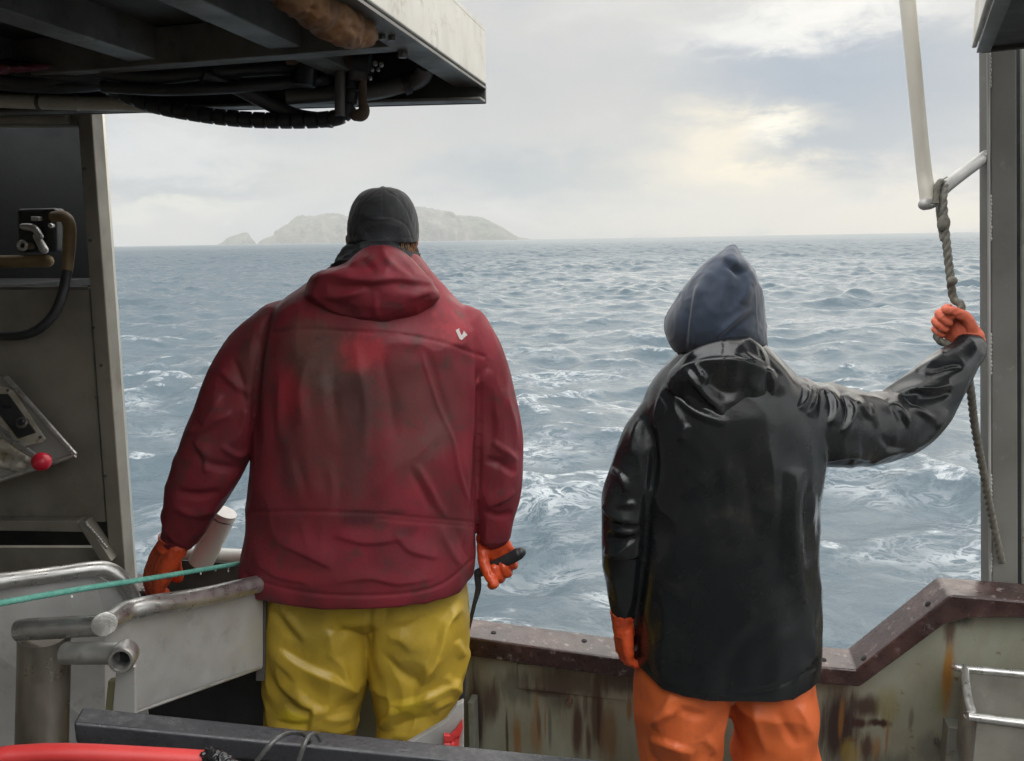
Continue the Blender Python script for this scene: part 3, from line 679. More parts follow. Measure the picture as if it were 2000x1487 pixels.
# where the raised right glove closes on it
_f = np.array([-0.50, 0.60, 0.60]); _f /= np.linalg.norm(_f); _t = np.array([0.22, -0.25, 0.95]); _t -= _f * (_t @ _f); _t /= np.linalg.norm(_t); _n = np.cross(_f, _t)
_o = P(1901, 668, 1.965); GRIP = [_o + _f * .074 + _t * .052 - _n * .027, _o + _f * .068 - _t * .040 - _n * .027, P(1880, 690, 1.975)]
hr = thing('mooring_rope', P(1865, 600, 2.0), 'weathered grey brown rope hanging from the bracket and tied off at the right pillar', 'rope')
rope('strand_run', [P(1848, 352, 2.09), P(1842, 385, 2.04), P(1846, 450, 2.02), P(1856, 540, 1.995), P(1862, 582, 1.992), *GRIP, P(1894, 752, 1.97), P(1904, 835, 2.02), P(1920, 920, 2.06), P(1937, 1010, 2.09), P(1957, 1100, 2.10)], 0.0100, M_rope, hr, lay=0.062, dens=0.004, n=30)
rope('loop', [P(1828, 398, 2.03), P(1830, 366, 2.04), P(1838, 355, 2.06), P(1842, 372, 2.10), P(1834, 400, 2.09), P(1836, 430, 2.05), P(1842, 470, 2.02)], 0.0075, M_rope, hr, lay=0.05)
G().ball(P(1843, 437, 2.02), (0.016, 0.014, 0.022), 16, 10).build('whipping', M_rope, hr, smooth=True, angle=80)
G().ball(P(1860, 549, 1.975), (0.0125, 0.012, 0.012), 14, 8).build('whipping', M_rope, hr, smooth=True, angle=80)
gr = thing('line', P(200, 1145, 1.5), 'taut wet green fishing line running from the left edge to behind the red jacket', 'rope')
rope('strand_run', [P(-120, 1200, 1.25), P(140, 1154, 1.46), P(300, 1129, 1.66), P(474, 1100, 2.0), P(560, 1086, 2.2)], 0.0062, M_green, gr, lay=0.04, dens=0.005)
g = G(); rw = np.random.default_rng(5)
M_drop = surf('water_drop', [(0.3, (0.8, 0.82, 0.83)), (0.7, (0.85, 0.86, 0.87))], rough=(0.02, 0.05), bump=0)
for x, y in [(392, 1121), (421, 1114), (446, 1116), (446, 1110), (140, 1166), (471, 1107)]:
    G().ball(P(x, y, 1.46 + (x - 140) / 334 * 0.54), (0.0026, 0.0026, 0.0038), 8, 6).build('droplet', M_drop, gr, smooth=True, angle=80)

# ------------------------------------------------------------------ metal tray at lower right
zt = PZ(1905, 1404, 0)[2]
tr = thing('tray', RB(1960, 1400, 0), 'shallow metal tray with a bright tubular rim hung on the bulwark at lower right', 'tray')
bk0 = PB(1882, 1306, -0.01); zt = bk0[2]
fr0, fr1 = PZ(1906, 1402, zt), PZ(2010, 1412, zt)
bk1 = bk0 + VB * 0.5; fr1 = fr0 + VB * 0.5
zz = np.array([0, 0, 1.0])
G().tube([bk1, bk0 + VB * 0.02, bk0 - UB * 0.012, fr0 + UB * 0.03, fr0 + VB * 0.03, fr1], 0.0105, 14, 8).build('rim', M_tube, tr, smooth=True, angle=70)
def wallq(a, b, dz, th): return G().prism([a, b, b + zz * dz, a + zz * dz], th)
ins = np.array([0, 0, -0.004])
wallq(bk0 + ins, bk1 + ins, -0.22, -UB * 0.004).build('wall', M_tray, tr)
wallq(bk0 + ins, fr0 + ins, -0.22, VB * 0.004).build('wall', M_tray, tr)
wallq(fr0 + ins, fr1 + ins, -0.22, UB * 0.004).build('wall', M_tray, tr)
G().prism([bk0 - zz * 0.2, fr0 - zz * 0.2, fr1 - zz * 0.2, bk1 - zz * 0.2], (0, 0, -0.004)).build('floor', M_tray, tr)
# ------------------------------------------------------------------ left: roof overhang
C0 = P(950, 166, 2.2); zf = C0[2]
C1 = PZ(718, 0, zf); eR = (C1 - C0); eR /= np.linalg.norm(eR)
C2 = C0 + eR * 3.6                                   # the edge runs on, back over the deck
oR = np.cross([0, 0, 1.0], eR); oR = oR if oR[0] < 0 else -oR      # inward, to the left
rf = thing('shelter_roof', (C0 + oR * 1.2), 'heavy grey metal shelter roof with ribbed dark underside over the left of the deck', 'roof')
FH = P(946, 60, 2.2)[2] - zf
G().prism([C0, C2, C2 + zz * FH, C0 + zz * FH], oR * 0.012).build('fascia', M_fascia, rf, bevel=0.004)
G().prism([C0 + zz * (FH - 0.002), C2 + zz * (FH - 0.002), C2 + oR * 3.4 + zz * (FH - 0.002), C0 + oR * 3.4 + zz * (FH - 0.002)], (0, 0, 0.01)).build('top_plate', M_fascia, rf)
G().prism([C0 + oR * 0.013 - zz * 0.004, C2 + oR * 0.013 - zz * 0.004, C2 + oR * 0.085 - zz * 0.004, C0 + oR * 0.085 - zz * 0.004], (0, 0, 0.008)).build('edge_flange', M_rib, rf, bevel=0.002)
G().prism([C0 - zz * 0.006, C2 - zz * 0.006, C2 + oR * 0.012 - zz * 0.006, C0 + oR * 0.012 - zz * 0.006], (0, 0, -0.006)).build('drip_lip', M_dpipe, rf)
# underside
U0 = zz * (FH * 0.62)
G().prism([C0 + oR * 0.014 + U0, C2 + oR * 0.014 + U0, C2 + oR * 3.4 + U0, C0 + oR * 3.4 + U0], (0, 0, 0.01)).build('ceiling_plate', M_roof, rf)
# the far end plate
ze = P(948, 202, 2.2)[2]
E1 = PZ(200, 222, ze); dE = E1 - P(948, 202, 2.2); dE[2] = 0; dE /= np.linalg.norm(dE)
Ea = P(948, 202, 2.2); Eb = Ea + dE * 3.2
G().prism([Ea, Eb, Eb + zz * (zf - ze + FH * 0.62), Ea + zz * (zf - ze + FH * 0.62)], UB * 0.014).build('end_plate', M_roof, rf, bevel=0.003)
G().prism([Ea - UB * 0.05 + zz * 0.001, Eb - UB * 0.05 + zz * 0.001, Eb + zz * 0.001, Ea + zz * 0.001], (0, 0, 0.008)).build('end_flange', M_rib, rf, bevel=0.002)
# ribs, parallel to the fascia
zr = zf + 0.012
def rib(pa, w, dep):
    a = PZ(pa[0], pa[1], zr); s = (a - C0) @ eR; a0 = a - eR * (s - 0.06)
    G().prism([a0, a0 + eR * 3.3, a0 + eR * 3.3 + oR * w, a0 + oR * w], (0, 0, dep)).build('rib', M_rib, rf, bevel=0.003)
for pa in [(530, 100), (412, 72)]: pass
rib((392, 0), 0.075, FH * 0.6); rib((40, 30), 0.075, FH * 0.6); rib((-420, 30), 0.075, FH * 0.6)
# cross ribs along the rail direction
for k, s in enumerate((0.42, 1.0, 1.6, 2.3)):
    a = C0 + eR * s + oR * 0.09
    G().prism([a, a + oR * 3.2, a + oR * 3.2 + eR * 0.05, a + eR * 0.05], (0, 0, FH * 0.6)).build('cross_rib', M_rib if k == 0 else M_roof, rf, bevel=0.003)
g = disc(G(), PZ(786, 102, zf - 0.006), (0, 0, -1), 0.012, 0.012, 6); g.build('bolt', M_dpipe, rf)
for x, y in [(765, 72), (746, 70)]: disc(G(), PZ(x, y, zf - 0.006), (0, 0, -1), 0.008, 0.008, 6).build('bolt', M_dpipe, rf)
# added front behind the camera, out of view, keeps the backs dark
L0 = P(-330, 300, 2.35)
wh = thing('blocker', (0.2, -1.7, DECK), 'added dark grey wheelhouse front standing behind the photographer, facing the rail', 'blocker')
G().box((-2.1, -1.75, DECK), (5.2, 0, 0), (0, -0.06, 0), (0, 0, 2.15)).build('blocker_wall', M_wall, wh)
G().box((-2.1, -1.80, DECK + 2.16), (5.2, 0, 0), (0, 0.16, 0), (0, 0, 0.05)).build('blocker_eave', M_fascia, wh, bevel=0.01)
G().box((1.15, -1.74, DECK + 0.25), (0.75, 0, 0), (0, 0.03, 0), (0, 0, 1.85)).build('blocker_door', M_pillar, wh, bevel=0.02)
for wx in (-1.5, -0.55, 0.4): G().box((wx, -1.74, DECK + 1.35), (0.6, 0, 0), (0, 0.02, 0), (0, 0, 0.6)).build('blocker_window', M_dark, wh, bevel=0.02)
# ------------------------------------------------------------------ things slung under the roof
hg = thing('hose_bundle', P(450, 235, 2.15), 'thick black corrugated hose sagging under the roof edge with a ring of slits', 'hose')
def hosepath(pts, r, name, parent, matl, pitch=0.028, groove=0.0035, slit=True):
    pts = [np.asarray(p, float) for p in pts]; pp, _ = catmull(pts, [0] * len(pts), 24); pp = np.array(pp)
    L = np.r_[0, np.cumsum(np.linalg.norm(np.diff(pp, axis=0), axis=1))]; s = np.arange(0, L[-1], 0.0022)
    pp = np.c_[[np.interp(s, L, pp[:, k]) for k in range(3)]].T; R, x = [], None
    for i, p in enumerate(pp):
        d = pp[min(i + 1, len(pp) - 1)] - pp[max(i - 1, 0)]; d /= np.linalg.norm(d)
        if x is None: x = np.cross(d, [0.1, 0.2, 1.0])
        x = x - d * (x @ d); x /= np.linalg.norm(x); y = np.cross(d, x)
        q = r - (groove if (s[i] % pitch) < pitch * 0.17 else 0)
        R.append([p + q * (math.cos(a) * x + math.sin(a) * y) for a in np.linspace(0, 2 * math.pi, 20, endpoint=False)])
    return G().rings(R).build(name, matl, parent, smooth=True, angle=35)
hosepath([P(120, 120, 2.10), P(200, 165, 2.10), P(290, 203, 2.10), P(380, 222, 2.10), P(470, 233, 2.10), P(560, 236, 2.10), P(630, 234, 2.10), P(668, 226, 2.09), P(682, 205, 2.09), P(686, 165, 2.09), P(686, 130, 2.10)], 0.0205, 'corrugated_hose', hg, M_rubber, pitch=0.034, groove=0.006)
G().tube([P(395, 145, 2.0), P(460, 170, 2.05), P(530, 205, 2.1), P(585, 228, 2.12), P(650, 236, 2.12)], 0.019, 16, 6).build('spur_hose', M_rubber, hg, smooth=True, angle=60)
db = thing('hose_coil', P(90, 170, 2.0), 'mass of dark hoses bunched under the roof at the far left', 'hose')
for (a, b, c, d_, r) in [((-90, 136), (40, 160), (130, 158), (230, 150), 0.020), ((-90, 124), (50, 144), (140, 148), (260, 140), 0.018), ((-90, 150), (30, 168), (150, 170), (240, 160), 0.014), ((-80, 128), (60, 146), (160, 150), (290, 160), 0.018), ((60, 120), (150, 135), (260, 150), (420, 170), 0.016), ((140, 130), (280, 150), (420, 140), (600, 130), 0.018), ((200, 170), (330, 176), (470, 170), (640, 155), 0.014)]:
    G().tube([P(*a, 2.0), P(*b, 2.0), P(*c, 2.02), P(*d_, 2.1)], r, 14, 8).build('hose', M_rubber, db, smooth=True, angle=60)
vf = thing('pipe_valve', P(680, 170, 2.08), 'rusty pipe valve with stubby vertical pipes under the roof edge', 'valve')
G().tube([P(665, 128, 2.06), P(664, 175, 2.06), P(664, 226, 2.06)], 0.0135, 16, 2).build('pipe', M_dpipe, vf, smooth=True, angle=60)
G().tube([P(709, 140, 2.08), P(708, 195, 2.08), P(711, 214, 2.08), P(706, 224, 2.08), P(694, 226, 2.08)], [0.011, 0.011, 0.015, 0.017, 0.014], 16, 5, round_ends=True).build('pipe', M_rust, vf, smooth=True, angle=60)
G().tube([P(596, 168, 2.05), P(600, 118, 2.05)], 0.026, 18, 1).build('actuator', M_rubber, vf, smooth=True, angle=50)
G().tube([P(560, 104, 2.04), P(700, 112, 2.05)], 0.028, 18, 1).build('valve_body', M_rust, vf, smooth=True, angle=50)
G().tube([P(690, 118, 2.03), P(722, 124, 2.03)], 0.024, 18, 1).build('coupling', M_rubber, vf, smooth=True, angle=50)
for x, y in [(733, 124), (745, 126)]: disc(G(), P(x, y, 2.02), (0.2, -1, 0), 0.006, 0.006).build('nut', M_weld, vf)
for x, y in [(727, 136), (739, 136), (723, 153)]: disc(G(), P(x, y, 2.02), (0.2, -1, 0.1), 0.0045, 0.005).build('nut', M_weld, vf)
G().tube([P(664, 122, 2.055), P(664, 136, 2.055)], 0.019, 16, 1).build('collar', M_dpipe, vf, smooth=True, angle=50)
G().tube([P(697, 138, 2.075), P(697, 158, 2.075)], 0.021, 16, 1).build('collar', M_dpipe, vf, smooth=True, angle=50)
dp = thing('drain_pipe', P(780, 170, 2.15), 'fat dull grey pipe with an elbow clamped under the roof corner', 'pipe')
G().tube([P(560, 190, 2.12), P(720, 180, 2.14), P(780, 168, 2.15), P(800, 162, 2.15), P(816, 156, 2.14), P(828, 145, 2.12), P(830, 128, 2.1)], [0.021] * 3 + [0.023] * 4, 18, 5).build('pipe', M_dpipe, dp, smooth=True, angle=60)
G().tube([P(788, 166, 2.145), P(800, 162, 2.145)], 0.0275, 18, 1).build('clamp', M_rubber, dp, smooth=True, angle=50)
ow = thing('wrapped_pipe', PZ(640, 40, zf), 'bulging ochre wrapped pipe joint under the roof edge', 'pipe')
v, f = G().tube([P(x, y, PZ(x, y, zf)[1] * 0.95) for x, y in ((555, -14), (590, 2), (625, 22), (660, 42), (690, 56), (722, 68))], [0.026, 0.032, 0.036, 0.04, 0.034, 0.02], 20, 6, round_ends=True).weld(0.006, 3)
v = wrinkle(v, f, 0.006, 26, oct=3); link_mesh('wrap', v, f, M_ochre, ow)
rc = thing('red_bundle', P(60, 125, 1.95), 'dark red cloth bundle stowed in the shadow under the roof at far left', 'bundle')
v, f = G().puff([(-60, 112), (40, 122), (104, 128), (60, 138), (-60, 146)], (10, 130), 1.95, 0.05, 0.05).weld(0.006, 2); link_mesh('bundle', wrinkle(v, f, 0.005, 30), f, M_maroon, rc)
rc2 = thing('red_board', P(230, 105, 1.95), 'dark red board edge wedged under the roof above the black hoses', 'board')
G().prism([P(143, 104, 1.95), P(180, 90, 1.95), P(300, 82, 2.0), P(332, 92, 2.0), P(184, 119, 1.95)], (0, 0.05, 0)).build('board', M_maroon, rc2, bevel=0.004)
cp = thing('conduit', P(100, 200, 2.3), 'long pale conduit pipe strapped along the roof end beam at left', 'pipe')
G().tube([P(-200, 186, 2.2), P(0, 197, 2.2), P(150, 202, 2.2), P(230, 203, 2.2), P(330, 211, 2.2)], 0.0185, 18, 4).build('pipe', M_pipe, cp, smooth=True, angle=60)
for x in (78, 150): G().tube([P(x - 3, 201, 2.2), P(x + 4, 202, 2.2)], 0.0205, 16, 1).build('strap', M_dpipe if x < 100 else M_weld, cp, smooth=True, angle=50)

# ------------------------------------------------------------------ left: cabin wall with recess, console and hydraulic gear
WY = 2.34
cw = thing('cabin_wall', P(100, 900, WY), 'dark metal cabin wall with a pale corner post on the left', 'wall')
vprism([(150, 214), (178, 214), (248, 1160), (218, 1160)], WY, WY + 0.065).build('corner_post', M_wall, cw, bevel=0.004)
pa_ = [P(178.5, 214, WY + 0.002), P(249, 1160, WY + 0.002)]
qa = [P(178.5, 214, WY + 0.012), P(249, 1160, WY + 0.012)]
G().prism([qa[0], P(204, 214, WY + 0.13), P(271, 1160, WY + 0.13), qa[1]], (-0.03, 0.03, 0)).build('post_side', M_post, cw, bevel=0.003)
vprism([(-500, 214), (149, 214), (151, 246), (-500, 246)], WY + 0.01, WY + 0.05).build('header', M_wall, cw, bevel=0.003)
G().tube([P(-300, 230, WY - 0.005), P(134, 230, WY - 0.005)], 0.017, 16, 1).build('header_tube', M_wall, cw, smooth=True, angle=50)
vprism([(-500, 562), (173, 562), (206, 1020), (-500, 1020)], WY + 0.015, WY + 0.03).build('lower_panel', M_wall, cw, bevel=0.003)
G().tube([P(-300, 562, WY + 0.016), P(172, 563, WY + 0.016)], 0.006, 10, 1).build('panel_edge', M_rib, cw, smooth=True, angle=50)
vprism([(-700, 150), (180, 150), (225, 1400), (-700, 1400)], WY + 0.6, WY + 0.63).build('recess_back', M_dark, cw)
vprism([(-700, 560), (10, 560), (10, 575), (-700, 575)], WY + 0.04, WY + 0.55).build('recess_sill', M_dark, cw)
# lower opening
vprism([(-300, 1018), (150, 1018), (168, 1040), (-300, 1032)], WY - 0.03, WY + 0.02).build('opening_lintel', M_wall, cw, bevel=0.003)
vprism([(150, 1022), (166, 1018), (218, 1096), (206, 1112)], WY - 0.035, WY + 0.012).build('brace', M_wall, cw, bevel=0.003)
g = G(); rw = np.random.default_rng(9)
for k in np.linspace(0, 1, 11): g.ball(P(167 + 40 * k + rw.uniform(-1, 1), 1022 + 47 * k, WY - 0.036), (0.006, 0.004, 0.006), 8, 5)
g.build('weld', M_weld, cw, smooth=True, angle=80)
vprism([(-300, 1070), (205, 1070), (225, 1500), (-300, 1500)], WY + 0.05, WY + 0.07).build('kick_panel', M_wall, cw)
for x, y in [(197, 714), (188, 776), (205, 930), (182, 640), (176, 470), (165, 330)]: disc(G(), P(x, y, WY - 0.001), (0, -1, 0), 0.005, 0.003, 8).build('bolt', M_dpipe, cw)
# side wall of the cabin at far left, back towards the camera
sw = thing('shelter_side', P(-450, 900, 1.6), 'dark inner side wall closing the shelter beyond the left edge', 'wall')
G().prism([np.array([-2.1, 3.0, DECK]), np.array([-2.1, -2.2, DECK]), np.array([-2.1, -2.2, 3.3]), np.array([-2.1, 3.0, 3.3])], (-0.04, 0, 0)).build('wall_plate', M_wall, sw)

hv = thing('hydraulic_valve', P(75, 460, 2.5), 'black hydraulic valve block with silver fittings in the dark cabin recess', 'valve')
vprism([(30, 408), (108, 406), (110, 492), (34, 494)], 2.46, 2.52).build('block', M_rubber, hv, bevel=0.012, seg=3)
G().tube([P(45, 443, 2.44), P(66, 446, 2.44), P(80, 462, 2.43)], [0.010, 0.012, 0.008], 12, 4, round_ends=True).build('lever', M_alu, hv, smooth=True, angle=60)
G().tube([P(72, 462, 2.44), P(86, 488, 2.43)], [0.011, 0.013], 12, 1, round_ends=True).build('lever', M_alu, hv, smooth=True, angle=60)
g = G(); 
ring = [P(44 + 8 * math.cos(a), 480 + 8 * math.sin(a), 2.43) for a in np.linspace(0, 2 * math.pi, 14)]
g.tube(ring, 0.005, 10, 2).build('eye', M_weld, hv, smooth=True, angle=60)
disc(G(), P(58, 480, 2.44), (0, -1, 0), 0.011, 0.01).build('nut', M_rust, hv)
G().box(P(60, 432, 2.44), (0.026, 0, 0), (0, 0.03, 0), (0, 0, 0.013)).build('fitting', M_alu, hv, bevel=0.003)
disc(G(), P(100, 441, 2.45), (0.2, -1, 0), 0.008, 0.01).build('fitting', M_weld, hv)
hs = thing('stained_hose', P(130, 480, 2.42), 'ochre stained hose turning black as it loops down in front of the cabin wall', 'hose')
HP = [P(104, 424, 2.42), P(125, 424, 2.4), P(135, 440, 2.38), P(135, 480, 2.36), P(131, 530, 2.33), P(122, 575, 2.3), P(104, 615, 2.28), P(72, 645, 2.26), P(30, 656, 2.26), P(-30, 650, 2.26), P(-90, 600, 2.28)]
G().tube(HP[:5], [0.016, 0.018, 0.0185, 0.018, 0.015], 18, 6).build('sleeve', M_yhose, hs, smooth=True, angle=60)
G().tube(HP[4:], [0.0145, 0.014, 0.014, 0.014, 0.014, 0.014, 0.014], 18, 6).build('hose', M_rubber, hs, smooth=True, angle=60)
oc = thing('ochre_pipe', P(40, 513, 2.5), 'horizontal ochre pipe across the dark cabin recess', 'pipe')
G().tube([P(-90, 513, 2.46), P(92, 510, 2.46)], 0.020, 18, 1, round_ends=True).build('pipe', M_yhose, oc, smooth=True, angle=50)

cn = thing('control_console', P(60, 900, 2.2), 'sloping grey control console with stained switch panel and red ball lever', 'console')
def slope(px, py, k=0.0): return P(px, py, 2.31 - (py - 735) / 205 * 0.13 - k)     # the face leans towards the viewer at its foot
face = [(-160, 700), (14, 738), (146, 889), (0, 938), (-160, 992)]
fp3 = [slope(*q) for q in face]; back = [P(q[0], q[1], 2.352) for q in face]
g = G(); n5 = len(face)
g.add(fp3 + back, [[0, 1, 2, 3, 4][::-1]] + [[n5, n5 + 1, n5 + 2, n5 + 3, n5 + 4]] + [[i, (i + 1) % n5, n5 + (i + 1) % n5, n5 + i] for i in range(n5)])
g.build('housing', M_alu, cn, bevel=0.006)
G().tube([slope(12, 737, .002), slope(147, 889, .002)], 0.008, 10, 1).build('edge_weld', M_weld, cn, smooth=True, angle=50)
G().tube([slope(-160, 992, .002), slope(0, 938, .002), slope(147, 889, .002)], 0.008, 10, 1).build('edge_weld', M_weld, cn, smooth=True, angle=50)
pv_ = np.cross(fp3[1] - fp3[0], fp3[2] - fp3[0]); pv_ /= np.linalg.norm(pv_); pv_ = pv_ if pv_[1] < 0 else -pv_
M_cream = surf('stained_cream', [(0.3, (0.30, 0.25, 0.17)), (0.5, (0.46, 0.43, 0.36)), (0.75, (0.56, 0.54, 0.48))], scale=16, rough=(0.4, 0.6), bump=0.2, spots=((0.16, 0.09, 0.03), 22, 0.55, 0.68, 0.8))
G().prism([slope(-60, 748), slope(18, 758), slope(30, 765), slope(92, 858), slope(84, 866), slope(52, 872), slope(-60, 890)], pv_ * 0.008).build('cream_plate', M_cream, cn, bevel=0.003)
G().prism([slope(-60, 770), slope(20, 771), slope(74, 846), slope(40, 858), slope(-2, 805), slope(-60, 800)], pv_ * 0.013).build('switch_panel', M_rubber, cn, bevel=0.003)
disc(G(), slope(49, 828) + pv_ * 0.013, pv_, 0.018, 0.008, 20).build('rotary_knob', M_dpipe, cn, smooth=True)
disc(G(), slope(50, 827) + pv_ * 0.02, pv_, 0.010, 0.008, 16).build('rotary_knob', M_rubber, cn, smooth=True)
G().box(slope(12, 793) + pv_ * 0.012, (0.026, 0, -0.004), (0, 0, -0.022), pv_ * 0.006).build('rocker_switch', M_dark, cn, bevel=0.002)
for x, y in [(19, 764), (82, 855)]: disc(G(), slope(x, y) + pv_ * 0.009, pv_, 0.0045, 0.002).build('screw', M_dpipe, cn)
v, f = G().tube([slope(-20, 870), slope(20, 880), slope(62, 902)], [0.03, 0.022, 0.012], 14, 5, round_ends=True).tube([slope(-20, 900), slope(40, 912)], [0.02, 0.016], 12, 1, round_ends=True).weld(0.004, 2)
link_mesh('lever_boot', wrinkle(v, f, 0.004, 40), f, M_cream, cn)
lv = G().tube([slope(-60, 800, .02), slope(0, 842, .03), slope(40, 873, .06), slope(76, 897, .09)], [0.012, 0.012, 0.011, 0.008], 14, 4).build('lever', M_tube, cn, smooth=True, angle=60)
G().ball(slope(81, 902, .1), 0.0265, 28, 18).build('ball_knob', M_redknob, cn, smooth=True, angle=80)

M_worn = surf('worn_tube', [(0.3, (0.17, 0.15, 0.12)), (0.5, (0.30, 0.275, 0.235)), (0.75, (0.46, 0.43, 0.38))], scale=7, stretch=(1, 1, 0.3), detail=9, rough=(0.26, 0.5), rscale=18, metal=0.8, bump=0.2, bscale=90, bdist=0.001)
# ------------------------------------------------------------------ left foreground: tube rails and trough of the hauler
ta = thing('tube_rail', P(100, 1200, 1.6), 'bent metal tube rail over a pale sheet panel at the left edge', 'rail')
G().tube([P(-160, 1158, 1.5), P(0, 1136, 1.6), P(100, 1123, 1.68), P(180, 1112, 1.74), P(212, 1114, 1.76), P(238, 1132, 1.77), P(256, 1160, 1.78), P(268, 1200, 1.78)], 0.019, 22, 7).build('tube', M_tube, ta, smooth=True, angle=60)
G().prism([P(-160, 1168, 1.5), P(180, 1120, 1.75), P(262, 1165, 1.785), P(300, 1500, 1.785), P(-160, 1640, 1.5)], (0.0, 0.006, 0)).build('sheet_panel', M_sheet, ta)
tb = thing('hauler_trough', P(60, 1450, 1.4), 'scuffed aluminium trough side with thick tube edge and bent corner in the left foreground', 'trough')
Pq = [P(36, 1232, 1.42), P(60, 1229, 1.42), P(120, 1226, 1.42), P(203, 1221, 1.42)]
G().tube(Pq, 0.0215, 24, 4).build('tube', M_tube, tb, smooth=True, angle=45)
G().tube([P(196, 1224, 1.44), P(222, 1208, 1.48), P(248, 1194, 1.53), P(300, 1182, 1.58), P(400, 1165, 1.72), P(500, 1142, 1.86), P(560, 1128, 1.95)], [0.020, 0.021, 0.0225, 0.0225, 0.0225, 0.0225, 0.0225], 24, 6).build('tube', M_tube, tb, smooth=True, angle=60)
g = disc(G(), P(204, 1219, 1.405), (0.55, -1, 0.15), 0.0235, 0.004, 24); g.build('tube_cap', M_weld, tb, smooth=True)
# flat plate beside the upright tube, rounded into it
G().tube([P(86, 1236, 1.455), P(86, 1300, 1.455), P(80, 1540, 1.41)], [0.0475, 0.0485, 0.0485], 48, 3).build('end_plate', M_worn, tb, smooth=True, angle=50)
G().rings([[P(x, y0, Y), P(x, y0, Y) + np.array([0, 0.006, 0]), P(x, y1, Y) + np.array([0, 0.006, 0]), P(x, y1, Y)] for x, y0, y1, Y in [(205, 1245, 1420, 1.462), (262, 1200, 1393, 1.54), (345, 1182, 1364, 1.655), (430, 1166, 1333, 1.775), (512, 1148, 1303, 1.89)]]).build('side_sheet', M_sheet, tb, smooth=True, angle=40)
G().tube([P(264, 1392, 1.54), P(510, 1304, 1.885)], 0.004, 8, 1).build('sheet_edge', M_alu, tb, smooth=True, angle=60)
G().prism([P(505, 1150, 1.91), P(520, 1146, 1.91), P(516, 1330, 1.91), P(500, 1330, 1.91)], (0.0, 0.012, 0)).build('sheet_flange', M_dpipe, tb)
rh = thing('roller_arm', P(235, 1280, 1.36), 'short metal arm with a bored eye and bracket plate below the trough tube', 'bracket')
G().tube([P(128, 1276, 1.40), P(232, 1276, 1.38)], 0.0215, 22, 1).build('tube', M_alu, rh, smooth=True, angle=45)
def ringdisc(c, n, ro, ri, h):
    n = np.asarray(n, float); n /= np.linalg.norm(n); x = np.cross(n, [0, 0, 1.0]); x /= np.linalg.norm(x); y = np.cross(n, x); R = []
    for (r, k) in [(ro, -h), (ro, h * 0.7), (ro - 0.003, h), (ri + 0.002, h), (ri, h * 0.8), (ri, -h), (ro, -h)]:
        R.append([c + n * k + r * (math.cos(a) * x + math.sin(a) * y * 1.1) for a in np.linspace(0, 2 * math.pi, 28, endpoint=False)])
    return G().rings(R, caps=False)
ringdisc(P(241, 1283, 1.37), (0.22, -1, 0.1), 0.0245, 0.0155, 0.02).build('eye', M_tube, rh, smooth=True, angle=40)
disc(G(), P(241, 1283, 1.385), (0.22, -1, 0.1), 0.0155, 0.003, 20).build('bore', M_dark, rh)
vprism([(226, 1310), (258, 1300), (264, 1304), (264, 1430), (216, 1430)], 1.375, 1.385).build('bracket_plate', M_sheet, rh, bevel=0.002)
wd = thing('wooden_peg', P(212, 1400, 1.40), 'greenish worn wooden peg wedged behind the bracket plate', 'peg')
M_wood = surf('green_wood', [(0.3, (0.12, 0.12, 0.06)), (0.7, (0.24, 0.23, 0.13))], scale=20, stretch=(1, 1, 0.2), rough=(0.6, 0.8), bump=0.3)
vprism([(210, 1331), (225, 1330), (219, 1430), (200, 1430)], 1.39, 1.405).build('peg', M_wood, wd, bevel=0.003)

mh = thing('shade_filler', P(380, 1450, 2.05), 'added dark casing in deep shadow beneath the trough, left of the yellow trousers', 'filler')
vprism([(150, 1330), (517, 1300), (519, 1620), (150, 1620)], 2.1, 2.3).build('filler', M_rubber, mh, bevel=0.01)  # added dark box standing in for the shade beneath the trough
# white rod holder beyond the trough, over the rail
rk = thing('rod_holder', P(410, 1075, 2.3), 'short white slanted tube on a round white bar behind the left orange glove', 'holder')
M_white = surf('white_paint', [(0.3, (0.62, 0.61, 0.58)), (0.7, (0.72, 0.71, 0.69))], scale=9, rough=(0.25, 0.45), bump=0.1, spots=((0.45, 0.40, 0.32), 30, 0.6, 0.72, 0.6))
a, b = P(392, 1100, 2.22), P(440, 1000, 2.22); ax = (b - a) / np.linalg.norm(b - a); Lr = np.linalg.norm(b - a)
G().tube([a, a + ax * Lr * 0.88], 0.037, 32, 1).build('tube', M_white, rk, smooth=True, angle=40)
G().tube([a + ax * Lr * 0.885, a + ax * Lr * 0.90], 0.0345, 32, 1).build('joint', M_dpipe, rk, smooth=True, angle=40)
G().tube([a + ax * Lr * 0.905, b], [0.037, 0.036], 32, 1).build('end_cap', M_white, rk, smooth=True, angle=40)
G().tube([P(330, 1078, 2.28), P(400, 1083, 2.27), P(600, 1092, 2.25)], 0.0215, 22, 3).build('bar', M_white, rk, smooth=True, angle=60)
G().prism([P(300, 1092, 2.29), P(600, 1108, 2.27), P(600, 1200, 2.27), P(300, 1200, 2.29)], (0, 0.02, 0)).build('back_plate', M_dpipe, rk)
disc(G(), P(275, 1150, 1.79), (0, -1, 0.3), 0.006, 0.006).build('bolt', M_weld, ta)

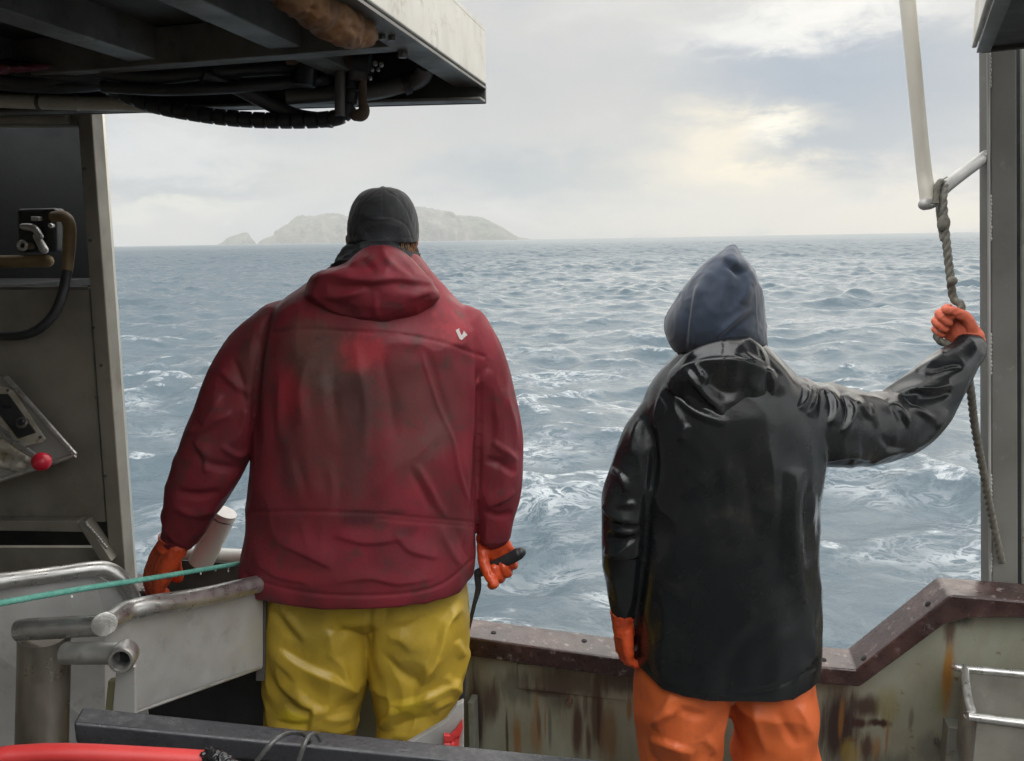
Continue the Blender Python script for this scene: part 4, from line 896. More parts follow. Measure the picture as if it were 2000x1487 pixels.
# beam, red hose and cable right in front
bm_ = thing('black_beam', P(600, 1470, 1.05), 'long black painted beam with wet grey edge across the bottom foreground', 'beam')
bL, bR = P(142, 1412, 1.02), P(1065, 1503, 1.16)
dB = bR - bL; nB = np.array([-dB[1], dB[0], 0]); nB /= np.linalg.norm(nB); nB = nB if nB[1] > 0 else -nB
G().box(bL, dB * 1.25, nB * 0.042, -zz * 0.036).build('beam', M_blackbeam, bm_, bevel=0.005, seg=3)
rd = thing('red_hose', P(200, 1475, 0.95), 'bright red hose end lying along the black beam at lower left', 'hose')
G().tube([P(-120, 1540, 0.92), P(-20, 1485, 0.93), P(50, 1473, 0.94), P(150, 1471, 0.95), P(300, 1478, 0.965), P(416, 1485, 0.975)], 0.0125, 22, 7).build('hose', M_red, rd, smooth=True, angle=60)
v, f = G().tube([P(408, 1476, 0.97), P(425, 1482, 0.965), P(455, 1498, 0.96), P(480, 1520, 0.95)], [0.0115, 0.011, 0.009, 0.006], 14, 5, round_ends=True).weld(0.002, 1)
M_wet = surf('wet_black', [(0.3, (0.01, 0.01, 0.011)), (0.7, (0.02, 0.02, 0.02))], rough=(0.05, 0.12), bump=0.3, bscale=80)
link_mesh('wet_end', wrinkle(v, f, 0.0035, 110), f, M_wet, rd)
cb_ = thing('cable_loop', P(560, 1460, 1.0), 'loop of glossy grey black cable rising over the black beam', 'cable')
M_cable = surf('glossy_cable', [(0.3, (0.045, 0.045, 0.045)), (0.7, (0.09, 0.09, 0.088))], scale=30, rough=(0.15, 0.3), bump=0.05)
G().tube([P(470, 1530, 0.96), P(505, 1483, 0.96), P(535, 1448, 0.97), P(562, 1432, 1.0), P(590, 1433, 1.05), P(606, 1446, 1.10)], 0.0037, 14, 8).build('cable', M_cable, cb_, smooth=True, angle=60)
G().tube([P(570, 1530, 0.96), P(583, 1488, 0.96), P(596, 1450, 0.97), P(608, 1434, 0.99), P(619, 1434, 1.03), P(625, 1446, 1.08)], 0.0037, 14, 8).build('cable', M_cable, cb_, smooth=True, angle=60)

# board, strap and sheath by the right leg
bd = thing('grey_bin', P(860, 1460, 1.85), 'chipped grey bin corner in front of the yellow trouser leg', 'bin')
vprism([(790, 1458), (870, 1411), (892, 1378), (905, 1372), (906, 1560), (790, 1560)], 1.72, 1.74).build('front_panel', M_board, bd, bevel=0.003)
ss = thing('strap', P(905, 1400, 1.95), 'bright red webbing strap with black tail hanging beside the grey bin', 'strap')
G().prism([P(905, 1290, 2.0), P(911, 1290, 2.0), P(906, 1425, 1.95), P(889, 1425, 1.95)], (0, 0.012, 0)).build('tail', M_rubber, ss, bevel=0.002)
v, f = G().prism([P(866, 1436, 1.70), P(879, 1438, 1.70), P(890, 1426, 1.70), P(903, 1408, 1.70), P(904, 1424, 1.70), P(897, 1446, 1.70), P(894, 1500, 1.70), P(867, 1500, 1.70)], (0, 0.012, 0)).weld(0.0016, 2)
link_mesh('webbing', folds(v, f, [('c', 3, 5, [(866, 1452), (882, 1452), (896, 1440)]), ('r', 3, 3, [(882, 1446), (884, 1470), (884, 1495)])]), f, M_red, ss)
# ------------------------------------------------------------------ cloth materials
def at1(px, py, Y): return P(px, py, Y)
b1 = []
def blot(px, py, rx, ry, colr, k, Y=1.83): b1.append((at1(px, py, Y), (rx / FPX * Y, 0.16, ry / FPX * Y), colr, k))
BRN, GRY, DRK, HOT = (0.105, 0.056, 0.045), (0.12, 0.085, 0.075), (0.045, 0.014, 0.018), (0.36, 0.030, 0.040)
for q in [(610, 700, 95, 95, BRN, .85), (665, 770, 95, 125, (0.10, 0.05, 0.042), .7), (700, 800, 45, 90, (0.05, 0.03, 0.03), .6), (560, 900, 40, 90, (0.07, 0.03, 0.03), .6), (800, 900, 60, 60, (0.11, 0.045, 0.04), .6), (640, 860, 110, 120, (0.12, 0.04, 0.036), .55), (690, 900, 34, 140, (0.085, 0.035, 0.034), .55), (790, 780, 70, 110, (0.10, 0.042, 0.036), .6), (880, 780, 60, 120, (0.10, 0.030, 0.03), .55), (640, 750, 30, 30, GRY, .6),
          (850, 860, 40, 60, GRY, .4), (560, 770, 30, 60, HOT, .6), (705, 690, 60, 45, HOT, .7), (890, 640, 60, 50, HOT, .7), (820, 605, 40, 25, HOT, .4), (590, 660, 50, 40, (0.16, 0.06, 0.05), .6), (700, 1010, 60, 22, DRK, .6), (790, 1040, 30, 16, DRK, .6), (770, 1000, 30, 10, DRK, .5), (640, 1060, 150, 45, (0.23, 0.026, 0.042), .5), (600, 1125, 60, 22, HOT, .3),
          (780, 1080, 90, 40, (0.14, 0.02, 0.03), .6), (880, 1060, 60, 60, (0.13, 0.03, 0.035), .6), (470, 720, 60, 100, (0.10, 0.045, 0.04), .7), (440, 640, 60, 60, (0.12, 0.055, 0.045), .6), (410, 900, 70, 90, (0.10, 0.022, 0.03), .6), (980, 780, 22, 110, (0.27, 0.045, 0.045), .5), (960, 930, 40, 90, (0.085, 0.012, 0.02), .7)]:  # right sleeve: lit outer edge painted into the colour, lower part darker
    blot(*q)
M_rjack = surf('red_jacket_cloth', [(0.25, (0.10, 0.020, 0.023)), (0.42, (0.155, 0.022, 0.029)), (0.6, (0.21, 0.024, 0.035)), (0.8, (0.16, 0.021, 0.029))], scale=6.5, stretch=(1, 1, 0.6), detail=9, rough=(0.45, 0.7), spec=0.3, bump=0.22, bscale=85, bdist=0.003,
               blobs=b1, bedge=(48.0, (1, 1, 0.6)), spots=((0.075, 0.035, 0.032), 17, 0.52, 0.68, 0.7))
M_patch = surf('hood_patch_cloth', [(0.3, (0.10, 0.02, 0.025)), (0.7, (0.18, 0.02, 0.03))], scale=40, rough=(0.6, 0.8), bump=0.2)
M_logo = surf('pale_print', [(0.3, (0.42, 0.37, 0.36)), (0.7, (0.55, 0.50, 0.48))], scale=90, rough=(0.6, 0.8), bump=0.05)
yb = []
def yblot(px, py, rx, ry, colr, k, Y=1.85): yb.append((at1(px, py, Y), (rx / FPX * Y, 0.2, ry / FPX * Y), colr, k))
for q in [(600, 1250, 70, 90, (0.26, 0.19, 0.028), .6), (560, 1390, 40, 50, (0.24, 0.17, 0.03), .5), (800, 1300, 60, 60, (0.27, 0.19, 0.03), .5), (670, 1230, 45, 60, (0.42, 0.29, 0.02), .6), (560, 1425, 50, 26, (0.55, 0.42, 0.012), .7), (800, 1400, 60, 30, (0.50, 0.37, 0.015), .6), (640, 1180, 90, 30, (0.24, 0.16, 0.03), .5), (850, 1190, 90, 40, (0.25, 0.18, 0.04), .5)]:
    yblot(*q)
M_yellow = surf('yellow_oilskin', [(0.3, (0.37, 0.25, 0.032)), (0.5, (0.46, 0.31, 0.034)), (0.75, (0.53, 0.365, 0.04))], scale=7, detail=8, rough=(0.34, 0.55), bump=0.2, bscale=70, bdist=0.003, blobs=yb, bedge=(40.0, (1, 1, 0.7)), spots=((0.22, 0.15, 0.04), 28, 0.58, 0.74, 0.5))
M_black = surf('black_oilskin', [(0.3, (0.0065, 0.0075, 0.0085)), (0.6, (0.010, 0.011, 0.012)), (0.8, (0.018, 0.0175, 0.016))], scale=6, stretch=(1, 1, 0.5), detail=8, rough=(0.16, 0.34), rscale=9, bump=0.2, bscale=50, bdist=0.003, spots=((0.05, 0.046, 0.040), 9, 0.56, 0.74, 0.35), spec=0.44)
ob = []
M_orange = surf('orange_oilskin', stops= [(0.3, (0.45, 0.085, 0.024)), (0.55, (0.56, 0.115, 0.028)), (0.8, (0.62, 0.15, 0.038))], scale=6, detail=8, rough=(0.4, 0.6), bump=0.2, bscale=60, bdist=0.003, spots=((0.34, 0.07, 0.02), 13, 0.54, 0.70, 0.6))
M_glove = surf('orange_glove_rubber', stops= [(0.3, (0.42, 0.045, 0.013)), (0.6, (0.56, 0.075, 0.020)), (0.8, (0.60, 0.10, 0.03))], scale=26, rough=(0.28, 0.5), rscale=40, bump=0.3, bscale=90, bdist=0.002, spots=((0.20, 0.04, 0.02), 36, 0.56, 0.70, 0.6))
M_glove2 = surf('pale_orange_glove', [(0.3, (0.58, 0.115, 0.055)), (0.7, (0.70, 0.16, 0.085))], scale=22, rough=(0.45, 0.65), bump=0.2, bscale=90, bdist=0.002, spots=((0.42, 0.08, 0.04), 30, 0.58, 0.72, 0.4))
M_navy = surf('navy_fleece', [(0.3, (0.012, 0.020, 0.037)), (0.55, (0.018, 0.029, 0.052)), (0.8, (0.028, 0.042, 0.070))], scale=9, detail=8, rough=(0.75, 0.9), bump=0.2, bscale=260, bdist=0.001, sheen=0.3)
M_capc = surf('faded_black_cotton', [(0.3, (0.009, 0.010, 0.0115)), (0.6, (0.015, 0.0165, 0.018)), (0.8, (0.024, 0.0255, 0.027))], scale=14, detail=8, rough=(0.75, 0.9), bump=0.3, bscale=420, bdist=0.0008, spots=((0.07, 0.072, 0.072), 30, 0.6, 0.75, 0.4), sheen=0.2)
M_gaiter = surf('charcoal_fleece', [(0.3, (0.014, 0.015, 0.018)), (0.7, (0.03, 0.032, 0.036))], scale=22, rough=(0.8, 0.95), bump=0.4, bscale=200, bdist=0.002)
M_skin = surf('skin', [(0.3, (0.40, 0.19, 0.13)), (0.7, (0.52, 0.28, 0.20))], scale=14, rough=(0.45, 0.6), bump=0.1, bscale=250, bdist=0.0006)
M_beard = surf('ginger_beard', [(0.3, (0.14, 0.06, 0.02)), (0.7, (0.30, 0.155, 0.06))], scale=90, rough=(0.5, 0.7), bump=0.3)
M_boot = surf('boot_rubber', [(0.3, (0.02, 0.02, 0.018)), (0.7, (0.04, 0.038, 0.034))], rough=(0.3, 0.5))
M_eye = surf('eye_white', [(0.3, (0.7, 0.68, 0.66)), (0.7, (0.75, 0.73, 0.7))], rough=(0.1, 0.2), bump=0)
M_iris = surf('iris', [(0.3, (0.05, 0.08, 0.10)), (0.7, (0.08, 0.10, 0.11))], rough=(0.1, 0.2), bump=0)

def px_tube(g, pts, n=24, sub=6, **k):
    """pts: (px, py, Y, radius in photo px)"""
    return g.tube([P(a, b, c) for a, b, c, r in pts], [r / FPX * c * 1.0 for a, b, c, r in pts], n, sub, round_ends=True, **k)

# ------------------------------------------------------------------ a gloved hand
def hand(o, fdir, tdir, curl=(0.6, 0.6, 0.6, 0.6), spread=0.05, s=1.0, thumb=(0.55, 0.75, -0.35), tcurl=0.3, cuff=0.10, cuffdir=None, fat=1.26, wr=0.031):
    """palm, four fingers of unequal length bent at three joints, opposed thumb and gauntlet, fused into one glove.
       o wrist, fdir towards the fingers, tdir towards the thumb side; returns vertices, faces"""
    f = np.asarray(fdir, float); f /= np.linalg.norm(f)
    t_ = np.asarray(tdir, float); t_ -= f * (t_ @ f); t_ /= np.linalg.norm(t_)
    n = hand.flip * np.cross(f, t_)                      # back of the hand
    o = np.asarray(o, float); g = G(); W = lambda a, b, c: o + s * (f * a + t_ * b + n * c)
    offs = (-0.032, -0.0112, 0.0108, 0.032); bases = (0.083, 0.091, 0.094, 0.090); lens = (0.062, 0.080, 0.088, 0.078); rs = (0.0090, 0.0100, 0.0103, 0.0100)
    for k in range(4):
        g.tube([W(0.0, offs[k] * 0.62, 0), W(0.05, offs[k] * 0.9, 0.003), W(bases[k], offs[k], 0.002)], [0.017 * s, 0.0165 * s, rs[k] * 1.28 * s], 14, 3, round_ends=True)
    g.ball(W(0.045, 0.0, -0.004), (0.046 * s, 0.036 * s, 0.017 * s), axes=[f, t_, n])
    tips = []
    for k in range(4):
        p = np.array([bases[k], offs[k], 0.002]); a = 0.0; pts = [W(*(p - np.array([0.012, 0, 0])))]; rr = [rs[k] * fat * s]
        pts.append(W(*p)); rr.append(rs[k] * fat * 1.04 * s)
        c = curl[k] if hasattr(curl[k], '__len__') else (curl[k], curl[k] * 1.15, curl[k] * 0.7)
        for j, q in enumerate((0.46, 0.30, 0.24)):
            a += c[j]; sd = spread * (k - 1.5) / 1.5
            p = p + lens[k] * q * np.array([math.cos(a), math.sin(sd) * max(math.cos(a), 0), -math.sin(a)])
            pts.append(W(*p)); rr.append(rs[k] * fat * (0.98 - 0.06 * j) * s)
        g.tube(pts, rr, 14, 3, round_ends=True); tips.append(pts[-1])
    td = np.array(thumb, float); td /= np.linalg.norm(td); p = np.array([0.022, 0.026, -0.006])
    pts = [W(*p)]; rr = [0.017 * s]
    cu = np.array([0.4, -0.75, -0.5])
    for j, L in enumerate((0.042, 0.034, 0.028)):
        d = td + cu * tcurl * j; d /= np.linalg.norm(d); p = p + d * L; pts.append(W(*p)); rr.append((0.0145, 0.0132, 0.0115)[j] * s * 1.06)
    g.tube(pts, rr, 14, 4, round_ends=True)
    cdv = -f if cuffdir is None else np.asarray(cuffdir, float) / np.linalg.norm(cuffdir)
    g.tube([o + f * 0.02 * s, o, o + cdv * cuff * 0.5, o + cdv * cuff], [0.030 * s, wr * s, wr * 1.1 * s, wr * 1.22 * s], 20, 4, flat=1.0)
    v, fc = g.weld(0.0028, 3, 0.5)
    v = wrinkle(v, fc, 0.0011, 55, oct=3); v = crumple(v, fc, 0.0014, 34, seed=3.0, thr=0.0)
    return v, fc, W
hand.flip = 1.0

# ------------------------------------------------------------------ a body under the clothes, one continuous skin
def body(name, label, head, hr, neck0, sh_l, sh_r, arm_l, arm_r, hips, feet, matl=M_skin):
    g = G(); h = np.asarray(head, float)
    g.ball(h + np.array([0, -0.008, 0.025]), (hr * 0.78, hr * 0.98, hr * 0.92), 24, 16)              # skull
    g.ball(h + np.array([0, 0.030, -0.055]), (hr * 0.60, hr * 0.68, hr * 0.72), 20, 14)              # jaw and face
    g.ball(h + np.array([0, 0.082, -0.105]), (0.026, 0.024, 0.022), 14, 8)                            # chin
    g.tube([h + np.array([0, 0.088, 0.0]), h + np.array([0, 0.112, -0.038]), h + np.array([0, 0.100, -0.050])], [0.009, 0.015, 0.014], 12, 3, round_ends=True)   # nose
    g.tube([h + np.array([-0.045, 0.080, 0.020]), h + np.array([0, 0.094, 0.018]), h + np.array([0.045, 0.080, 0.020])], 0.010, 10, 3, round_ends=True)          # brow
    for s in (-1, 1):
        g.tube([h + np.array([s * hr * 0.76, 0.0, 0.022]), h + np.array([s * hr * 0.88, -0.012, 0.010]), h + np.array([s * hr * 0.86, -0.008, -0.014]), h + np.array([s * hr * 0.76, 0.006, -0.034])], [0.007, 0.010, 0.009, 0.006], 10, 3, round_ends=True)
        g.ball(h + np.array([s * 0.045, 0.068, -0.030]), (0.022, 0.022, 0.020), 12, 8)
    g.tube([h + np.array([-0.022, 0.092, -0.075]), h + np.array([0, 0.099, -0.074]), h + np.array([0.022, 0.092, -0.075])], [0.005, 0.008, 0.005], 10, 3, round_ends=True)
    g.tube([h + np.array([-0.020, 0.090, -0.086]), h + np.array([0, 0.097, -0.087]), h + np.array([0.020, 0.090, -0.086])], [0.005, 0.008, 0.005], 10, 3, round_ends=True)
    neck0 = np.asarray(neck0, float); hips = np.asarray(hips, float)
    g.tube([h + np.array([0, -0.005, -0.07]), (h + neck0) / 2 + np.array([0, 0, -0.03]), neck0], [0.058, 0.056, 0.068], 18, 4)
    up = np.array([0, 0, 1.0]); mid = (neck0 + hips) / 2
    wsh = np.linalg.norm(sh_r - sh_l) / 2
    g.tube([neck0 + up * 0.01, neck0 - up * 0.09, mid + up * 0.06, mid - up * 0.08, hips + up * 0.02, hips - up * 0.08], [0.055, 0.095, 0.115, 0.108, 0.118, 0.10], 24, 5, flat=1.35, flatdir=(1, 0, 0), round_ends=True)
    g.tube([sh_l, neck0 - up * 0.05, sh_r], [0.050, 0.058, 0.050], 18, 5, round_ends=True)
    for pts in (arm_l, arm_r): g.tube(pts, list(np.linspace(0.052, 0.028, len(pts))), 16, 4, round_ends=True)
    for (k, ft) in feet:
        hp = hips + np.array([k, 0, -0.05]); kn = (hp + ft) / 2 + np.array([0, 0.02, 0.02])
        g.tube([hp, (hp + kn) / 2, kn, (kn + ft) / 2 + np.array([0, -0.015, 0.03]), ft + up * 0.09], [0.088, 0.076, 0.058, 0.056, 0.040], 18, 5, round_ends=True)
        g.tube([ft + up * 0.05 + np.array([0, -0.05, 0]), ft + up * 0.045 + np.array([0, 0.06, -0.01]), ft + up * 0.03 + np.array([0, 0.15, 0])], [0.036, 0.036, 0.028], 14, 3, round_ends=True)
    v, f = g.weld(0.006, 2)
    o = link_mesh(name, v, f, matl); tag(o, label, 'person')
    for s in (-1, 1):
        e = h + np.array([s * 0.031, 0.077, -0.004])
        G().ball(e, 0.0125, 16, 10).build('eye', M_eye, o, smooth=True, angle=80)
        G().ball(e + np.array([0, 0.0085, 0]), (0.0062, 0.0055, 0.0062), 12, 8).build('iris', M_iris, o, smooth=True, angle=80)
    return o

# ================================================================== the man in the red jacket
Y1 = 2.02
head1 = P(748, 470, Y1 + 0.03)
b_ = body('person', 'broad person in grubby red hooded jacket, yellow trousers and black cap', head1, 0.098, P(742, 545, Y1), P(560, 640, Y1 + .02), P(905, 650, Y1 + .02),
          [P(548, 645, Y1), P(470, 790, Y1 - .02), P(420, 900, Y1 - .02), P(375, 1000, Y1 - .01), P(352, 1050, Y1)],
          [P(905, 655, Y1), P(952, 790, Y1 + .03), P(966, 900, Y1 + .05), P(968, 1000, Y1 + .05), P(966, 1050, Y1 + .04)],
          P(715, 1050, Y1), [(-0.135, np.array([P(610, 1400, 1.93)[0], 1.92, DECK])), (0.135, np.array([P(815, 1400, 1.93)[0], 1.92, DECK]))])
MAN1 = b_
# jacket
T1 = [(498, 668, 812, .07, .07), (520, 650, 832, .095, .09), (545, 618, 853, .115, .10), (570, 580, 878, .13, .115), (595, 548, 903, .145, .125), (620, 527, 922, .155, .13), (655, 509, 938, .165, .14), (720, 502, 942, .178, .15), (800, 503, 940, .187, .155), (900, 498, 934, .195, .165), (1000, 488, 929, .20, .17), (1060, 481, 927, .205, .175), (1105, 475, 926, .205, .18), (1124, 478, 923, .20, .175)]
g = G(); g.rings(loft(T1, Y1, 56, 2.35))
px_tube(g, [(552, 640, Y1 - .005, 52), (508, 690, Y1 - .015, 63), (470, 760, Y1 - .02, 68), (440, 835, Y1 - .025, 70), (412, 900, Y1 - .03, 66), (388, 950, Y1 - .025, 60), (368, 1000, Y1 - .02, 50), (354, 1036, Y1 - .01, 39)], 28)
px_tube(g, [(900, 648, Y1 + .005, 55), (934, 710, Y1 + .02, 62), (951, 780, Y1 + .035, 64), (959, 850, Y1 + .045, 64), (962, 920, Y1 + .05, 61), (964, 980, Y1 + .05, 51), (966, 1020, Y1 + .045, 41), (967, 1040, Y1 + .045, 36)], 28)
v, f = g.weld(0.0046, 5, 0.5)
v = wrinkle(v, f, 0.0075, 6.0, (1, 1, 0.5), 3, seed=3.0)
S1 = [('s', 3.2, 3.0, [(535, 650), (595, 643), (700, 649), (770, 652), (857, 667), (910, 685), (945, 697)]),
      ('r', 6, 7, [(822, 683), (840, 742), (857, 795), (885, 858), (895, 915), (907, 957), (924, 996)]),
      ('c', 10, 6, [(836, 690), (856, 760), (880, 830), (902, 900)]),
      ('f', 9, 8, [(955, 722), (940, 742), (926, 756)]), ('r', 8, 7, [(925, 700), (922, 730), (926, 800), (928, 860)]),
      ('c', 9, 10, [(934, 720), (933, 800), (934, 870), (930, 950), (925, 1010)]),
      ('c', 8, 9, [(532, 600), (516, 655), (506, 707), (500, 780), (499, 858)]),
      ('r', 10, 8, [(430, 722), (460, 750), (490, 772)]), ('f', 12, 11, [(396, 830), (420, 800), (432, 770)]),
      ('r', 11, 10, [(360, 846), (395, 838), (425, 818), (455, 810)]), ('c', 12, 9, [(380, 885), (420, 910), (470, 915)]),
      ('f', 11, 10, [(378, 858), (398, 890), (402, 925)]), ('r', 9, 7, [(430, 870), (465, 890), (492, 880)]), ('c', 10, 8, [(345, 960), (390, 968), (430, 960)]), ('r', 9, 6, [(335, 990), (380, 1005), (420, 1000)]),
      ('f', 10, 8, [(480, 800), (470, 840), (450, 870)]), ('c', 9, 7, [(455, 700), (470, 740), (480, 790)]),
      ('s', 3.0, 2.4, [(486, 1001), (595, 999), (735, 1004), (805, 1011), (929, 1021)]), ('s', 2.6, 2.0, [(735, 1012), (805, 1019), (929, 1029)]),
      ('r', 9, 8, [(815, 908), (840, 955), (857, 989), (873, 1008)]), ('c', 9, 5, [(800, 915), (826, 965), (842, 1000)]),
      ('s', 3.2, 3.0, [(480, 1122), (520, 1140), (600, 1158), (700, 1164), (805, 1158), (870, 1138), (924, 1092)]),
      ('r', 14, 6, [(600, 700), (588, 760), (592, 830)]), ('r', 14, 6, [(690, 660), (704, 730), (716, 800), (708, 900)]), ('c', 16, 6, [(655, 690), (650, 770), (662, 860)]), ('c', 15, 6, [(745, 690), (760, 770), (770, 860)]),
      ('r', 13, 6, [(550, 720), (545, 800), (552, 880)]), ('c', 14, 5, [(575, 880), (590, 940), (600, 990)]), ('r', 12, 5, [(640, 900), (650, 950), (645, 995)]),
      ('f', 12, 6, [(545, 1060), (600, 1085), (650, 1110)]), ('f', 12, 6, [(650, 1045), (720, 1060), (790, 1050)]), ('f', 12, 6, [(770, 1040), (800, 1075), (860, 1090)]), ('r', 9, 6, [(862, 1030), (880, 1075), (905, 1110)]), ('c', 9, 5, [(890, 1030), (905, 1070), (915, 1095)]),
      ('f', 9, 5, [(650, 1140), (720, 1130), (780, 1140), (850, 1128)]), ('f', 10, 5, [(500, 1100), (540, 1125), (600, 1138)]),
      ('r', 9, 8, [(985, 760), (1003, 830), (1008, 880)]), ('c', 11, 9, [(945, 900), (975, 905), (1008, 925)]), ('f', 10, 8, [(950, 990), (985, 975), (1005, 960)]), ('r', 9, 7, [(960, 860), (985, 880), (1012, 900)]), ('c', 9, 7, [(945, 1000), (975, 1008), (1000, 1000)]), ('c', 10, 6, [(958, 760), (960, 840), (950, 900)])]
v = folds(v, f, [q for q in S1 if q[0] != 's']); v = stiffen(v, f, 30, 12, 0.055); v = folds(v, f, [q for q in S1 if q[0] == 's'])
jk1 = link_mesh('jacket', v, f, M_rjack, MAN1)
JV1, JF1 = v, f
# cuffs, tighter and darker, inside the sleeve ends
G().tube([P(360, 1024, Y1 - .012), P(350, 1046, Y1 - .01), P(346, 1060, Y1 - .008)], [0.050, 0.0475, 0.044], 24, 3).build('cuff', M_maroon, MAN1, smooth=True, angle=60)
G().tube([P(966, 1026, Y1 + .045), P(966, 1050, Y1 + .045)], [0.047, 0.044], 24, 2).build('cuff', M_maroon, MAN1, smooth=True, angle=60)
# hood lying on the back
g = G(); g.puff([(742, 478), (716, 484), (692, 498), (668, 515), (636, 528), (608, 543), (596, 566), (600, 586), (640, 612), (690, 632), (738, 638), (790, 628), (834, 606), (859, 583), (852, 562), (828, 532), (806, 508), (784, 490), (764, 480)], (735, 566), 1.92, 0.085, 0.14, n=96, K=12, pw=2.2)
v, f = g.weld(0.005, 4)
v = wrinkle(v, f, 0.003, 12, oct=3, seed=1.0)
v = folds(v, f, [('f', 11, 13, [(602, 548), (640, 541), (680, 546), (720, 551), (770, 546), (822, 552), (850, 556)]), ('r', 9, 8, [(628, 578), (660, 580), (690, 573), (717, 562)]), ('r', 9, 7, [(606, 570), (640, 598), (680, 614), (720, 620)]), ('c', 10, 7, [(640, 560), (690, 562), (730, 558)]),
                 ('r', 9, 7, [(747, 480), (752, 500), (770, 522), (800, 540)]), ('c', 10, 6, [(700, 505), (720, 520), (735, 538)]), ('c', 9, 6, [(770, 500), (790, 520), (806, 540)]), ('r', 8, 5, [(735, 572), (733, 600), (738, 622)]), ('c', 9, 5, [(640, 528), (680, 520), (720, 524)]), ('f', 8, 6, [(800, 585), (830, 575), (850, 568)]), ('r', 7, 5, [(660, 530), (700, 512), (730, 500)])])
v = stiffen(v, f, 20, 10, 0.06)
hd = link_mesh('hood', v, f, M_rjack, MAN1)
# decals taken from the surface they lie on
from mathutils.bvhtree import BVHTree
def decal(name, V, F, tris_px, matl, parent, lift=0.0012, step=2.5, thick=True):
    """a thin sheet laid on cloth: polygon given as seen in the photo, draped on the mesh"""
    bt = BVHTree.FromPolygons([tuple(x) for x in V], [tuple(x) for x in F])
    poly = [np.array(p, float) for p in tris_px]; n = len(poly); dense = []
    for i in range(n):
        a, b = poly[i], poly[(i + 1) % n]; k = max(1, int(np.linalg.norm(b - a) / step)); dense += [a + (b - a) * j / k for j in range(k)]
    import bmesh
    bm = bmesh.new(); vs = []
    for p in dense: vs.append(bm.verts.new((p[0], p[1], 0)))
    fc = bm.faces.new(vs); bmesh.ops.triangulate(bm, faces=[fc]); bmesh.ops.subdivide_edges(bm, edges=[e for e in bm.edges if e.calc_length() > step * 2], cuts=2, use_grid_fill=False)
    bmesh.ops.triangulate(bm, faces=bm.faces[:])
    out = []
    for q in bm.verts:
        d = ray(q.co.x, q.co.y); dn = Vector(d / np.linalg.norm(d)); hit = bt.ray_cast(Vector(CAM), dn)
        out.append(np.array(hit[0]) + np.array(hit[1]) * lift * (1 if hit[1].dot(dn) < 0 else -1))
    fs = [[x.index for x in fa.verts] for fa in bm.faces]; bm.verts.index_update(); fs = [[x.index for x in fa.verts] for fa in bm.faces]; bm.free()
    o = link_mesh(name, out, fs, matl, parent)
    return o
decal('letter_mark', JV1, JF1, [(889.5, 645.5), (897, 641.5), (896.6, 645.5), (901, 655.5), (905.5, 650.5), (905.2, 646), (912.5, 654.5), (901.5, 664.5), (897, 662.5)], M_logo, MAN1)
decal('hood_patch', v, f, [(745, 588), (786, 592), (785, 604), (746, 601)], M_patch, MAN1)
# neck warmer, hair, cap
g = G(); g.rings(loft([(460, 702, 798, .092, .08), (476, 686, 808, .102, .09), (494, 664, 816, .112, .10), (515, 652, 818, .12, .10), (540, 640, 822, .11, .09)], Y1 + .02, 36, 2.1)); v, f = g.weld(0.004, 3); v = wrinkle(v, f, 0.007, 16, (0.6, 0.6, 1.6), 3, seed=4)
link_mesh('neck_warmer', v, f, M_gaiter, MAN1)
g = G(); g.rings(loft([(366, 738, 758, .012, .012), (370, 722, 778, .04, .04), (378, 706, 791, .062, .06), (392, 694, 803, .085, .08), (412, 685, 812, .10, .09), (432, 681, 816, .106, .096), (455, 680, 818, .108, .098), (474, 682, 817, .104, .095)], Y1 + .025, 40, 2.05)); v, f = g.weld(0.0035, 3)
v = folds(v, f, [('s', 2.0, 1.5, [(690, 470), (700, 440), (720, 428), (748, 424), (778, 430), (798, 446), (806, 470)]), ('c', 14, 9, [(715, 462), (748, 455), (785, 464)]), ('s', 1.6, 1.2, [(748, 370), (748, 425)]), ('s', 1.6, 1.0, [(742, 371), (712, 396), (694, 440)]), ('s', 1.6, 1.0, [(754, 371), (786, 396), (806, 440)]), ('s', 1.8, 1.5, [(681, 456), (700, 462), (748, 466), (800, 464), (818, 458)])])
v = wrinkle(v, f, 0.0016, 18, oct=3)
cap = link_mesh('cap', v, f, M_capc, MAN1)
G().ball(P(748, 368, Y1 + .03), (0.009, 0.009, 0.005), 14, 8).build('cap_button', M_capc, cap, smooth=True, angle=80)
decal('back_opening', v, f, [(704, 468), (709, 452), (722, 442), (748, 437), (774, 441), (788, 451), (795, 466), (770, 471), (735, 472)], M_gaiter, cap, lift=0.0012)
decal('adjuster_strap', v, f, [(712, 424), (730, 420), (764, 421), (766, 429), (730, 429), (713, 431)], M_gaiter, cap, lift=0.002)
# peak of the cap, on the far side
pk = []
for k, (yy, hw) in enumerate([(0.07, 0.086), (0.11, 0.084), (0.145, 0.07), (0.165, 0.045)]):
    pk.append([head1 + np.array([hw * math.sin(a), yy - 0.012 * (1 - math.cos(a)), 0.035 - 0.1 * yy - 0.03 * (1 - math.cos(a * 0.9))]) for a in np.linspace(-1.25, 1.25, 15)])
top = [p for r in pk for p in r]; nn = 15; ff = [[k * nn + i, k * nn + i + 1, (k + 1) * nn + i + 1, (k + 1) * nn + i] for k in range(3) for i in range(14)]
pko = link_mesh('peak', top, ff, M_capc, cap); sm = pko.modifiers.new('s', 'SOLIDIFY'); sm.thickness = 0.004
